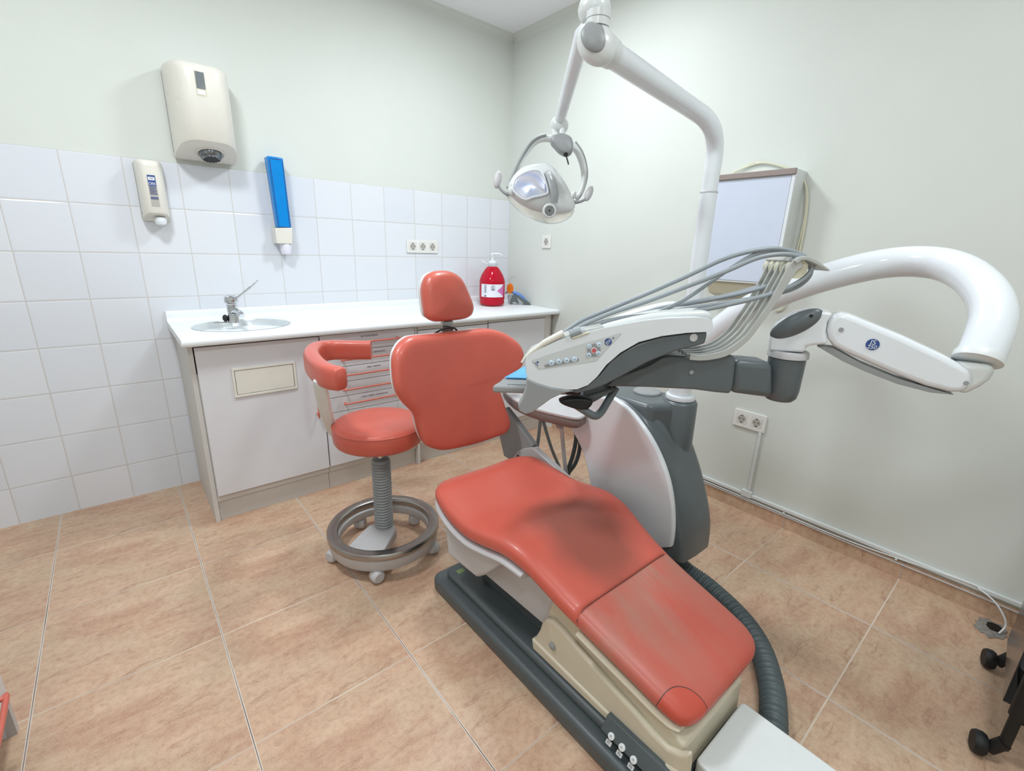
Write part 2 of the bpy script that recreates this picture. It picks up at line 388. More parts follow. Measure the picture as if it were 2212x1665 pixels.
# ================================================================ ceiling lamps
for i, (lx, ly, wt) in enumerate(LIGHTS):
    lab = ['round white ceiling lamp above the corner worktop', 'round white ceiling lamp over the sink side of the room', 'added unseen fill lamp on the ceiling behind the foot of the dental chair', 'added unseen fill lamp on the ceiling furthest to the left rear of the room'][i]
    t = thing('ceiling_lamp', lab, 'lamp', (lx, ly, CEIL), 'ceiling lamps')
    mk('rim', lathe([(.15, -.001), (.17, -.002), (.172, -.012), (.165, -.02), (.15, -.02)], (lx, ly, CEIL)), 'gloss', t)
    mk('diffuser', lathe([(.15, -.016), (.15, -.001)], (lx, ly, CEIL)), 'glow', t)
    l = bpy.data.lights.new('lamp_light', 'AREA'); l.shape = 'DISK'; l.size = .3; l.energy = wt; l.color = (.885, .955, 1.)
    lo = bpy.data.objects.new('lamp_light', l); COL.objects.link(lo); lo.parent = t; lo.location = (0, 0, -.024)

# ================================================================ CABINETS along the tiled wall
CY = -.52                                                # door face plane
WT = .858
def bar_handle(p0, p1, out=(0, -1, 0), name='handle', parent=None, r=.0045, off=.028):
    p0, p1, out = Vector(p0), Vector(p1), Vector(out); d = (p1 - p0).normalized() * .012
    return mk(name, tube([p0, p0 + out * off * .7, p0 + out * off + d, p1 + out * off - d, p1 + out * off * .7, p1], r, k=5, res=10), 'orangemetal', parent)
# worktop with oval basin opening
SK = Vector((-1.845, -.275, WT)); SA, SB = .205, .178
wt = thing('worktop', 'long white worktop with rolled front edge and upstand along the tiled wall', 'worktop', (-1.06, -.28, .828))
XL, XR, YF = -2.118, -.0015, -.565
def top_mesh():
    outer = []; n = 64
    V = []; F = []
    rect = [(XL, YF + .012), (XR, YF + .012), (XR, -.002), (XL, -.002)]
    for j in range(n):
        t = 2 * PI * j / n; c, s = math.cos(t), math.sin(t); V.append((SK.x + SA * c, SK.y + SB * s, WT))
    # outer ring of a local rectangle around the basin
    bx0, bx1, by0, by1 = XL, SK.x + SA + .06, YF + .012, -.002
    for j in range(n):
        t = 2 * PI * j / n; c, s = math.cos(t), math.sin(t)
        kx = ((bx1 - SK.x) if c > 0 else (SK.x - bx0)) / max(abs(c), 1e-6); ky = ((by1 - SK.y) if s > 0 else (SK.y - by0)) / max(abs(s), 1e-6)
        k = min(kx, ky); V.append((SK.x + c * k, SK.y + s * k, WT))
    for j in range(n): F.append((j, (j + 1) % n, n + (j + 1) % n, n + j))
    k = len(V); V += [(bx0, by0, WT), (bx1, by0, WT), (bx1, by1, WT), (bx0, by1, WT)]
    # corners: connect by fans
    for ci in range(4):
        cx, cy, _ = V[k + ci]; best = sorted(range(n), key=lambda j: (V[n + j][0] - cx) ** 2 + (V[n + j][1] - cy) ** 2)[:3]
        xs = [j for j in best if abs(V[n + j][0] - cx) < 1e-6]; ys = [j for j in best if abs(V[n + j][1] - cy) < 1e-6]
        if xs and ys: F.append((n + xs[0], n + ys[0], k + ci))
    a = len(V); V += [(bx1, by0, WT), (XR, by0, WT), (XR, by1, WT), (bx1, by1, WT)]; F.append((a, a + 1, a + 2, a + 3))
    return V, F
prof = [(YF + .012, WT)] + [(YF + .012 - .012 * math.sin(a), WT - .012 + .012 * math.cos(a)) for a in (.4, .8, 1.2, PI / 2)] + [(YF, WT - .026), (YF + .004, WT - .030), (YF + .03, WT - .030)]
fr = rings([[Vector((x, y, z)) for y, z in prof] for x in (XL, XR)], closed_ring=False, cap=False)
up = [(-.016, WT), (-.016, WT + .04), (-.012, WT + .048), (-.001, WT + .050), (-.001, WT)]
def two(vf): return vf
mk('slab', join(top_mesh(), fr, prism([(XL, YF + .002, WT - .002), (XL, YF, WT - .026), (XL, YF + .004, WT - .030), (XL, -.002, WT - .030), (XL, -.002, WT - .001)], (.0015, 0, 0)),
   ([(XL, YF + .03, WT - .03), (XR, YF + .03, WT - .03), (XR, -.002, WT - .03), (XL, -.002, WT - .03)], [(0, 1, 2, 3)])), 'top', wt, angle=50)
cove = [(-.030, WT), (-.022, WT + .003), (-.017, WT + .010), (-.015, WT + .022), (-.015, WT + .044), (-.011, WT + .049), (-.001, WT + .049), (-.001, WT)]
mk('upstand', prism([(XL, y, z) for y, z in cove], (XR - XL, 0, 0)), 'top', wt, angle=50)
# basin
sk = thing('sink_basin', 'oval pale steel basin set flush in the worktop below the tap', 'sink', (SK.x, SK.y, WT - .1))
R = []
for s, h in ((1.012, .0015), (1.0, .0008), (.985, -.004), (.95, -.02), (.86, -.07), (.7, -.11), (.4, -.125), (.08, -.13)):
    R.append([SK + Vector((SA * s * math.cos(2 * PI * j / 64), SB * s * math.sin(2 * PI * j / 64), h)) for j in range(64)])
mk('bowl', rings(R, cap=False), 'basin', sk)
mk('drain', lathe([(.022, -.129), (.020, -.124), (.004, -.126)], SK), 'chrome', sk)
# tap
TP = fz(506, 697, WT); TP = Vector((TP.x, TP.y, WT + .002))
tp = thing('sink_tap', 'chrome mixer tap with long elbow lever behind the oval basin', 'tap', TP)
mk('body', join(lathe([(.027, 0), (.026, .004), (.024, .03), (.022, .045), (.024, .062), (.023, .088)], TP), ), 'chrome', tp)
sd = Vector((.15, -1, 0)).normalized()
mk('spout', tube([TP + Z * .05, TP + Z * .058 + sd * .05, TP + Z * .055 + sd * .095, TP + Z * .045 + sd * .118], [.016, .014, .012, .011], sq=.8), 'chrome', tp)
mk('cartridge_cap', lathe([(.023, .092), (.029, .096), (.030, .105), (.028, .122), (.018, .130), (.002, .131)], TP), 'chrome', tp)
lv = [TP + Z * .112 + Vector((.018, -.012, 0)), TP + Z * .135 + Vector((.045, -.02, 0)), TP + Z * .170 + Vector((.085, -.035, 0))]
mk('lever', join(tube(lv, .0055), ellipsoid(TP + Z * .182 + Vector((.098, -.040, 0)), Vector((.020, -.006, .020)), Vector((.005, .016, 0)), Vector((-.003, 0, .004)))), 'chrome', tp)
mk('plug_chain', tube([TP + Vector((-.022, .0, .004)), TP + Vector((-.05, .012, .003)), TP + Vector((-.085, .014, .003)), TP + Vector((-.065, .002, .003)), TP + Vector((-.03, -.01, .003))], .0016, res=6), 'steel', tp)
mk('plug', ellipsoid(TP + Vector((-.034, .004, .022)), X * .012, Y * .016, Z * .017), 'black', tp)

def cabinet(name, label, cat, x0, x1, ct=.822):
    t = thing(name, label, cat, ((x0 + x1) / 2, -.28, 0))
    mk('carcass', box(x0 + .001, x1 - .001, CY + .021, -.03, .1, ct), 'laminate_edge', t, smooth=False)
    mk('plinth', box(x0 + .001, x1 - .001, CY + .036, CY + .052, 0, .1), 'laminate_edge', t, smooth=False)
    return t
ZB, ZT = .135, .821
# gable panels
g = mk('end_panel', box(-2.098, -2.080, CY + .018, -.004, 0, .827), 'laminate_edge', tag=('tall narrow laminate end panel closing the left end of the worktop', 'panel'), smooth=False, bevel=.0008)
# sink cabinet
c1 = cabinet('sink_cabinet', 'white base cabinet under the sink with cream waste flap in its door', 'cabinet', -2.08, -1.5785, .70)
dr = mk('door', box(-2.076, -1.5815, CY, CY + .019, ZB, ZT - .006), 'laminate', c1, bevel=.001)
fc = [wy(500, 797, CY), wy(637, 779, CY), wy(642, 838, CY), wy(506, 859, CY)]
fx0, fx1 = (fc[0].x + fc[3].x) / 2, (fc[1].x + fc[2].x) / 2; fz0, fz1 = (fc[2].z + fc[3].z) / 2, (fc[0].z + fc[1].z) / 2
m_ = .010
fr_ = join(box(fx0, fx1, CY - .006, CY, fz1 - m_, fz1), box(fx0, fx1, CY - .006, CY, fz0, fz0 + m_), box(fx0, fx0 + m_, CY - .0058, CY, fz0, fz1), box(fx1 - m_, fx1, CY - .0058, CY, fz0, fz1))
mk('flap_frame', fr_, 'cream', dr, bevel=.001, label='cream waste flap frame')
mk('flap_gap', box(fx0 + m_ - .001, fx1 - m_ + .001, CY - .0012, CY - .0001, fz0 + m_ - .001, fz1 - m_ + .001), 'slot', dr, smooth=False)
mk('waste_flap', box(fx0 + m_ + .002, fx1 - m_ - .002, CY - .004, CY - .0003, fz0 + m_ + .002, fz1 - m_ - .002), 'cream', dr, bevel=.001)
bar_handle((-1.618, CY, .735), (-1.618, CY, .437), parent=dr)
# drawer cabinet
c2 = cabinet('drawer_cabinet', 'white cabinet with a stack of labelled drawers and orange bar handles', 'drawers', -1.5785, -1.0715)
zs = [.819, .732, .654, .576, .501, .423, .135]
hz = {0: .7755, 1: .693, 2: .6145, 3: .540, 4: .4665}
labs = {0: ('KIT DE REVISION', .0125, -1.329, .797), 1: ('MASCARILLA, SERVILLETA.', .0125, -1.315, .711), 2: ('RESINA - OMEGITRAS', .008, -1.314, .636), 4: ('CUBETAS - BABEROS - GOMA ESPATULAS', .0085, -1.318, .481)}
for i in range(6):
    d = mk('drawer', box(-1.5755, -1.0745, CY, CY + .019, zs[i + 1] + .0015, zs[i] - .0015), 'laminate', c2, bevel=.001)
    if i in hz: bar_handle((-1.478, CY, hz[i]), (-1.180, CY, hz[i]), parent=d)
    if i in labs:
        s_, sz, lx, lz = labs[i]
        mk('label_text', text(s_, sz, (lx, CY - .0009, lz), X, Z, .95), 'ink', d, smooth=False)
mk('end_panel', box(-1.0705, -1.0565, CY + .004, -.03, .0, .826), 'laminate_edge', tag=('narrow upright laminate panel right of the labelled drawers', 'panel'), smooth=False, bevel=.0008)
c3 = cabinet('base_cabinet', 'white base cabinet behind the dental chair backrest, right of the drawers', 'cabinet', -1.0555, -.5735)
mk('rail', box(-1.054, -.576, CY + .002, CY + .02, .802, .824), 'laminate_edge', c3, smooth=False)
mk('drawer', box(-1.053, -.5775, CY, CY + .019, .640, .798), 'laminate', c3, bevel=.001)
mk('door', box(-1.053, -.5775, CY, CY + .019, ZB, .636), 'laminate', c3, bevel=.001)
c4 = cabinet('corner_cabinet', 'white base cabinet with a plain door at the corner end of the worktop', 'cabinet', -.5725, -.0105)
mk('door', box(-.568, -.092, CY, CY + .019, ZB, .803), 'laminate', c4, bevel=.001)
mk('filler_strip', box(-.088, -.040, CY + .004, CY + .02, .1, .826), 'laminate_edge', c4, smooth=False)
mk('rail', box(-.569, -.090, CY + .003, CY + .02, .806, .826), 'laminate_edge', c4, smooth=False)

# ================================================================ wall sockets
def socket(label, o, u, n, count, w, h, group, name='wall_socket'):
    o, u, n = Vector(o), Vector(u), Vector(n); v = Z
    t = thing(name, label, 'socket', o, group)
    if u.cross(v).dot(n) < 0: u = -u
    mk('cover_plate', plate(o + n * .0005, u, v, w, h, .006, .009), 'socket', t, bevel=.002)
    for k in range(count):
        c = o + u * (k - (count - 1) / 2) * .071 + n * .0095
        ins = mk('socket_insert', plate(c, u, v, .045, .045, .002, .0012), 'socket', t, bevel=.0004)
        mk('recess_line', [*prism([c + u * a + v * b + n * .0001 for a, b in rrect(.0475, .0475, .002)], n * .0004)], 'shut', ins)
        mk('recess', disc(c + n * .0012, n, .0195, .0006), 'shut', ins)
        for s in (-1, 1): mk('pin_hole', disc(c + n * .0018 + u * s * .0095, n, .0028, .0004, 10), 'slot', ins)
        [mk('earth_clip', obox(c + n * .002 + v * .018 * s, u * .004, v * .002, n * .0006), 'slot', ins, smooth=False) for s in (-1, 1)]
    return t
socket('white triple socket plate on the tiled wall above the worktop', (-.7225, 0, 1.238), X, -Y, 3, .225, .078, 'wall sockets')
socket('single white socket on the plain wall right of the tiles', (0, -.407, 1.295), Y, -X, 1, .082, .082, 'wall sockets')
socket('white double socket low on the right wall above a cable duct', (0, -1.897, .476), Y, -X, 2, .155, .086, 'wall sockets')
# surface ducts and cables on the right wall
t = thing('cable_duct', 'thin white surface duct dropping from the double socket and running above the skirting', 'cable duct', (0, -1.955, .1))
mk('duct', box(-.012, -.0002, -1.964, -1.950, .10, .432), 'satin', t, bevel=.002)
mk('duct', box(-.014, -.0002, RY0 + .02, -.58, .088, .104), 'satin', t, bevel=.002)
mk('junction', box(-.018, -.0002, -1.975, -1.925, .084, .118), 'satin', t, bevel=.002)
for yy in (-2.13, -2.56): mk('clip', obox((-.012, yy, .080), (.004, 0, 0), (0, .004, 0), (0, 0, .005)), 'satin', t, bevel=.001)
for k, zz in enumerate((.066, .076)):
    pts = [(-.0125, -.62 - .3 * i, zz + .0015 * math.sin(i * 1.9 + k)) for i in range(9)]
    pts = [p for p in pts if p[1] > -2.75]
    if k: pts = [p for p in pts if p[1] > -2.65] + [tuple(wx(2080, 1254, -.014)), tuple(wx(2118, 1274, -.022)), tuple(wx(2150, 1301, -.038)), tuple(wx(2169, 1332, -.058)), tuple(wx(2172, 1352, -.068)), tuple(fz(2158, 1368, .003))]
    else: pts += [(-.0125, -3.0, .066)]
    mk('telephone_cable', tube(pts, .003, k=8, res=8), 'satin' if k else 'lgrey', tag=(['pale cable clipped along the top of the right skirting', 'pale cable looping off the right skirting down to the hole in the floor'][k], 'cable'))
hc = fz(2140, 1358, 0)
def blob(c, r, n, z, sq=.75, seed=1):
    rnd = random.Random(seed); return [Vector((c.x + r * math.cos(2 * PI * j / n) * (1 + rnd.uniform(-.18, .18)), c.y + r * sq * math.sin(2 * PI * j / n) * (1 + rnd.uniform(-.18, .18)), z)) for j in range(n)]
t = thing('floor_patch', 'rough grey cement patch with a dark cable hole in the floor by the right wall', 'floor patch', (hc.x, hc.y, 0))
mk('cement', prism(blob(hc, .058, 22, .0005), Z * .002), 'cement', t, smooth=False)
mk('hole', prism(blob(hc + Vector((.018, -.006, 0)), .027, 18, .0024, seed=3), Z * .0008), 'black', t, smooth=False)

# ================================================================ wall dispensers
def dshape(xc, w, dep, e=.55, n=26):                      # D-shaped plan, from wall round the front
    return [(xc + w / 2 * math.copysign(abs(math.cos(a)) ** e, math.cos(a)), -.012 - (dep - .012) * max(0., math.sin(a)) ** .8) for a in [PI - PI * j / n for j in range(n + 1)]]
def dispenser_body(xc, w, dep, z0, z1, rt, e=.55, tilt=0.):
    R = []
    for h, s in [(z0, .975), (z0 + .004, 1)] + [(z1 - rt + rt * math.sin(a), 1 - .22 * (1 - math.cos(a))) for a in [PI / 2 * i / 7 for i in range(7)]] + [(z1, .6), (z1, .02)]:
        lo = h < z0 + .01
        R.append([Vector((xc + (x - xc) * (1 if s > .9 else .55 + .45 * s), -.012 + (y + .012) * s, h + (tilt * (-y - .012) / (dep - .012) if lo else 0))) for x, y in dshape(xc, w, dep, e)])
    vf = rings(R, closed_ring=True, cap=False); n = len(R[0]); vf[1].append(tuple(range(n))[::-1]); return vf
TX, TW, TD, TZ0, TZ1 = -1.862, .240, .20, 1.590, 1.955
t = thing('paper_towel_dispenser', 'large cream centrefeed paper towel dispenser with dark window high on the tiled wall', 'dispenser', (TX, 0, TZ0))
mk('cover', dispenser_body(TX, TW, TD, TZ0, TZ1, .045, tilt=.060), 'cream', t, angle=60)
mk('cover_seam', prism([(TX + a, -.0100, (TZ0 + TZ1) / 2 + b) for a, b in rrect(TW + .006, TZ1 - TZ0 + .002, .03)], (0, -.0025, 0)), 'mgrey', t)
mk('back_plate', prism([(TX + a, -.0002, (TZ0 + TZ1) / 2 + b) for a, b in rrect(TW + .010, TZ1 - TZ0 + .004, .03)], (0, -.0098, 0)), 'cream', t, bevel=.002)
def front_y(x, xc, w, dep, e=.55): 
    c = min(1, abs((x - xc) / (w / 2))) ** (1 / e); return -.012 - (dep - .012) * (max(0, 1 - c * c) ** .5) ** .8
def fpatch(xc, w, dep, x0, x1, z0, z1, off=.0012, top=0, s=1.):
    R = []
    for zz in (z0, z1): R.append([Vector((x0 + (x1 - x0) * i / 6, front_y(x0 + (x1 - x0) * i / 6, xc, w, dep) * s - off, zz)) for i in range(7)])
    if top:
        for a in (.3, .6, .9, 1.2): R.append([Vector((p.x, (p.y + .012) * (1 - .22 * (1 - math.cos(a))) - .012, z1 + top * math.sin(a))) for p in R[1]])
    return rings(R, closed_ring=False, cap=False)
wz0 = wy(437, 205, -TD).z
wxa = wy(424, 190, -TD + .01).x; wxb = wy(443, 190, -TD + .01).x
mk('window_recess', fpatch(TX, TW, TD, wxa - .002, wxb + .002, wz0 - .005, TZ1 - .05, .0006, .045), 'beigew', t)
mk('level_window', fpatch(TX, TW, TD, wxa, wxb, wz0 + .022, TZ1 - .05, .0016, .03), 'window', t)
mk('maker_plate', fpatch(TX, TW, TD, wxa + .002, wxb - .004, wz0, wz0 + .017, .002), 'paper', t)
TA = Vector((0, .31, 1)); TO = Vector((TX + .010, -.092, TZ0 + .0255))
mk('outlet_surround', lathe([(.064, .004), (.062, -.0025), (.054, -.003), (.05, .002)], TO, TA), 'cream', t)
mk('outlet_dome', lathe([(.047, .002), (.046, -.010), (.040, -.020), (.030, -.026)], TO, TA), 'paperinside', t)
rr_ = random.Random(2)
TAn = TA.normalized(); TB = X.cross(TAn)
jag = []
for j in range(26):
    q_r = .0225 + (.0085 if j % 2 else 0) + rr_.uniform(0, .005); jag.append(TO - TAn * .0262 + X * q_r * math.cos(2 * PI * j / 26) + TB * q_r * math.sin(2 * PI * j / 26))
mk('outlet_teeth', prism(jag, -TAn * .0012), 'black', t, smooth=False)
SX, SW, SD, SZ0, SZ1 = -2.088, .100, .098, 1.313, 1.562
t = thing('soap_dispenser', 'narrow cream soap dispenser with grey label strip on the white wall tiles', 'dispenser', (SX, 0, SZ0))
mk('cover', dispenser_body(SX, SW, SD, SZ0, SZ1, .028, tilt=.032), 'cream', t, angle=60)
mk('cover_seam', prism([(SX + a, -.0100, (SZ0 + SZ1) / 2 + b) for a, b in rrect(SW + .004, SZ1 - SZ0 + .003, .018)], (0, -.0025, 0)), 'mgrey', t)
mk('back_plate', prism([(SX + a, -.0002, (SZ0 + SZ1) / 2 + b) for a, b in rrect(SW + .007, SZ1 - SZ0 + .006, .018)], (0, -.0098, 0)), 'cream', t, bevel=.002)
lx0, lx1 = wy(322, 410, -SD).x, wy(340, 410, -SD).x; lz1, lz0 = wy(325, 378, -SD).z, wy(338, 446, -SD).z
H = lz1 - lz0
mk('label_window', fpatch(SX, SW, SD, lx0, lx1, lz0, lz1, .0008), 'shut', t)
mk('label', fpatch(SX, SW, SD, lx0 + .001, lx1 - .001, lz0 + H * .66, lz1, .0012), 'blue', t, label='dark blue top of the label')
mk('brand_box', fpatch(SX, SW, SD, lx0 + .003, lx1 - .004, lz1 - H * .16, lz1 - H * .06, .0016), 'paper', t)
ly = front_y((lx0 + lx1) / 2, SX, SW, SD) - .0022
mk('label_text', text('ORK', .0155, ((lx0 + lx1) / 2, ly, lz1 - H * .275), X, Z, .8), 'paper', t, smooth=False)
mk('brand_text', text('TORK', .0065, ((lx0 + lx1) / 2, ly, lz1 - H * .11), X, Z, .9), 'ink', t, smooth=False)
bars = [box(lx0 + .002, lx1 - .002 - (.004 if i % 3 == 2 else 0), ly, ly + .0004, lz1 - H * (.36 + .035 * i) - .0008, lz1 - H * (.36 + .035 * i) + .0008) for i in range(8)]
mk('small_print', join(*bars, box(lx0 + .001, lx1 - .001, ly, ly + .0004, lz0 + H * .235, lz0 + H * .25), box(lx0 + .002, lx1 - .002, ly, ly + .0004, lz0 + H * .27, lz0 + H * .30)), 'blue', t, smooth=False)
mk('push_nozzle', join(lathe([(.019, .004), (.022, -.004), (.023, -.016), (.019, -.027), (.006, -.032)], (SX + .010, -.060, SZ0 + .014))), 'gloss', t)
# cup dispenser
def cw(x, y, k): return wy(x, y, -k)
t = thing('cup_dispenser', 'tall narrow cup dispenser with translucent blue front and cream foot on the tiles', 'dispenser', (-1.565, 0, 1.25))
FR = .078
tl, tr = cw(577, 336, FR), cw(611, 336, FR); bl, br = cw(600, 491, FR - .012), cw(630, 491, FR - .012)
zt, zb = tl.z, bl.z
A_ = [Vector((tl.x, -FR, zt)), Vector((tr.x, -FR, zt)), Vector((br.x, -(FR - .012), zb)), Vector((bl.x, -(FR - .012), zb))]
B_ = [Vector((tl.x, -.012, zt)), Vector((tr.x, -.012, zt)), Vector((br.x, -.012, zb)), Vector((bl.x, -.012, zb))]
def hexa(a, b): return a + b, [(0, 1, 2, 3), (7, 6, 5, 4), (0, 4, 5, 1), (1, 5, 6, 2), (2, 6, 7, 3), (3, 7, 4, 0)]
mk('blue_cover', hexa(A_, B_), 'bluetint', t, bevel=.006)
g_ = [p.copy() for p in A_]; mid = sum(A_, Vector()) / 4
inn = [mid + (p - mid) * .80 + Vector((0, .004, -.01)) for p in A_]; inn = [Vector((mid.x + (p.x - mid.x) * .80, p.y + .006, mid.z + (p.z - mid.z) * .96 - .004)) for p in A_]
mk('front_step', hexa([p + Vector((0, -.008, 0)) for p in inn], [Vector((p.x, p.y, p.z)) for p in inn]), 'bluetint', t, bevel=.003)
def rim_(a, b, w=.0045):
    d_ = (b - a).normalized(); return tube([a + d_ * .004, b - d_ * .004], w, spline=False, res=8)
mk('cover_rim', join(*[rim_(inn[i] + Vector((0, -.008, 0)), inn[(i + 1) % 4] + Vector((0, -.008, 0)), .0016) for i in range(4)]), 'blue', t)
mk('spine', prism([(tl.x + .004, -.0004, zt - .05), (tr.x - .004, -.0004, zt - .05), (br.x, -.0004, zb), (bl.x, -.0004, zb)], (0, -.0115, 0)), 'cream', t, bevel=.002)
cb_ = [cw(594, 492, FR - .004), cw(632, 492, FR - .004), cw(632, 527, FR - .004), cw(598, 526, FR - .004)]
mk('foot_block', prism(cb_, (0, FR - .0045, 0)), 'cream', t, bevel=.004)
cc = Vector(((bl.x + br.x) / 2 + .002, -.040, cb_[2].z))
mk('paper_cup', lathe([(.029, .001), (.031, -.003), (.024, -.052), (.0235, -.053), (.002, -.053)], cc), 'cup', tag=('white paper cup hanging out of the foot of the blue dispenser', 'cup'))
st = [lathe([(.020, .006 * i), (.021, .006 * i + .004)], (cc.x - .006, -.036, zb + .012)) for i in range(24)]
mk('cup_stack', join(*st), 'cup', tag=('stack of white paper cups inside the translucent blue dispenser', 'cups'))

# ================================================================ on the worktop: soap bottle, curing light
BP = Vector((-.278, -.17, WT + .001))
BP.z = WT + .0015
t = thing('soap_bottle', 'big bottle of red liquid soap with white pump and paper label in the worktop corner', 'bottle', BP)
def sqring(r, h, e=.8): return [BP + Vector((r * math.copysign(abs(math.cos(a)) ** e, math.cos(a)), r * math.copysign(abs(math.sin(a)) ** e, math.sin(a)), h)) for a in [2 * PI * j / 40 for j in range(40)]]
pr = [(.003, .002), (.062, 0), (.076, .006), (.082, .022), (.078, .038), (.082, .052), (.082, .060), (.082, .150), (.083, .162), (.080, .176), (.070, .205), (.055, .232), (.040, .254), (.031, .262)]
mk('bottle_body', rings([sqring(r, h) for r, h in pr]), 'liquid', t, angle=60)
mk('neck', lathe([(.030, .260), (.030, .272), (.033, .272), (.033, .286), (.026, .288)], BP), 'clear', t)
mk('collar', lathe([(.030, .276), (.030, .292), (.022, .298), (.012, .300), (.011, .312), (.006, .312), (.0055, .338)], BP), 'gloss', t)
vd = Vector((.77, -.64, 0))
mk('pump_head', join(lathe([(.012, .336), (.013, .340), (.012, .352), (.004, .354)], BP), tube([BP + Z * .347, BP + Z * .347 + vd * .035, BP + Z * .343 + vd * .055, BP + Z * .335 + vd * .066], [.0065, .0055, .005, .004], sq=.9)), 'gloss', t)
mk('carry_loop', tube([BP + Z * .278 - vd * .03, BP + Z * .292 - vd * .060, BP + Z * .299 - vd * .075, BP + Z * .288 - vd * .050, BP + Z * .276 - vd * .028], .0035, res=8), 'gloss', t)
a0 = math.atan2(-.79, -.61)
def lpatch(a1, a2, h1, h2, off=.0010):
    R = []
    for h in (h1, h2):
        ring = []
        for i in range(15):
            a = a1 + (a2 - a1) * i / 14; ring.append(BP + Vector(((.082) * math.copysign(abs(math.cos(a)) ** .8, math.cos(a)), (.082) * math.copysign(abs(math.sin(a)) ** .8, math.sin(a)), h)) + Vector((math.cos(a), math.sin(a), 0)) * off)
        R.append(ring)
    return R
mk('label', rings(lpatch(a0 - 1.0, a0 + 1.02, .062, .148), False, cap=False), 'paper', t, angle=60)
def tri_(h0, h1, hm):
    A_, B_ = [], []
    for i in range(13):
        f = i / 12; a = a0 + .50 + .52 * f; p_ = Vector((.082 * math.copysign(abs(math.cos(a)) ** .8, math.cos(a)), .082 * math.copysign(abs(math.sin(a)) ** .8, math.sin(a)), 0)) + Vector((math.cos(a), math.sin(a), 0)) * .0016
        A_.append(BP + p_ + Z * (hm + (h0 - hm) * f - .0003)); B_.append(BP + p_ + Z * (hm + (h1 - hm) * f + .0003))
    return rings([A_, B_], closed_ring=False, cap=False)
mk('label_corner', tri_(.062, .148, .105), 'pink', t, smooth=False, label='pink corner of the label')
def onlab(a, h): return BP + Vector((.0835 * math.copysign(abs(math.cos(a)) ** .8, math.cos(a)), .0835 * math.copysign(abs(math.sin(a)) ** .8, math.sin(a)), h)) + Vector((math.cos(a), math.sin(a), 0)) * .0008
q_ = a0 + .12; tu = Vector((-math.sin(q_), math.cos(q_), 0))
mk('label_text', join(text('SOFT', .0135, onlab(q_, .131), tu, Z), text('Dermo', .006, onlab(q_, .141), tu, Z)), 'ink', t, smooth=False)
q2 = a0 - .62; t2 = Vector((-math.sin(q2), math.cos(q2), 0)); sm = []
for i in range(10): sm.append(obox(onlab(q2, .140 - .0052 * i), t2 * (.011 - .003 * (i % 3)), Z * .0009, Vector((math.cos(q2), math.sin(q2), 0)) * .0002))
for i in range(4): sm.append(obox(onlab(q_, .121 - .004 * i), tu * (.014 - .003 * (i % 2)), Z * .0008, Vector((math.cos(q_), math.sin(q_), 0)) * .0002))
for i in range(7): sm.append(obox(onlab(q2, .070) + t2 * (-.006 + .002 * i), t2 * (.0005 + .0003 * (i % 2)), Z * .0045, Vector((math.cos(q2), math.sin(q2), 0)) * .0002))
mk('small_print', join(*sm), 'ink', t, smooth=False)

cl0 = fz(1105, 652, WT + .002); 
def cp(x, y, d=3.22): return D(x, y, d)
t = thing('curing_light', 'blue dental curing light lying in a dark cradle beside the red soap bottle', 'curing light', (-.09, -.22, WT))
cd = (cp(1145, 655).xy - cp(1100, 655).xy); cdv = Vector((cd.x, cd.y, 0)).normalized(); cn = Vector((-cdv.y, cdv.x, 0))
def CL(px, py, off=0.): return hit(px, py, Vector((-.09, -.19, 0)) + cn * off, cn)
zw = WT + .0015
def onz(p, z=zw): return Vector((p.x, p.y, max(p.z, z)))
p1, p2, p3 = CL(1103, 630), CL(1122, 641), CL(1139, 656)
mk('handle', tube([CL(1108, 631), CL(1116, 634), CL(1126, 642), CL(1136, 652)], [.009, .014, .017, .012], sq=.8), 'bluegrey', t)
mk('light_tip', tube([CL(1092, 634), CL(1096, 630), CL(1101, 630), CL(1110, 632)], [.004, .004, .0045, .008]), 'skinbrown', t)
mk('shield', ellipsoid(CL(1102, 623, -.004), cdv * .0235, Z * .037, cn * .0022, 10, 32), 'orange', t, label='orange filter disc')
cr_ = [CL(1101, 653), CL(1104, 643), CL(1110, 636), CL(1117, 640), CL(1127, 650), CL(1130, 658), CL(1146, 658), CL(1142, 648), CL(1130, 638), CL(1124, 640), CL(1136, 655), CL(1128, 654), CL(1118, 643), CL(1115, 651), CL(1110, 649)]
mk('cradle', join(prism([onz(CL(1101, 654, .02)), onz(CL(1108, 635, .02), 0), onz(CL(1115, 637, .02), 0), onz(CL(1121, 654, .02)), onz(CL(1116, 653, .02)), onz(CL(1110, 650, .02)), ], -cn * .045),
    prism([onz(CL(1112, 637, .02), 0), onz(CL(1118, 636, .02), 0), onz(CL(1143, 652, .02), 0), onz(CL(1146, 660, .02)), onz(CL(1130, 660, .02)), onz(CL(1130, 652, .02), 0)], -cn * .045)), 'dgrey', t, bevel=.002)
mk('plastic_cup', lathe([(.017, 0), (.018, .002), (.026, .058), (.0255, .058), (.0165, .003)], (CL(1103, 650, .035).x, CL(1103, 650, .035).y, zw)), 'clear', tag=('small clear plastic cup behind the curing light', 'cup'))

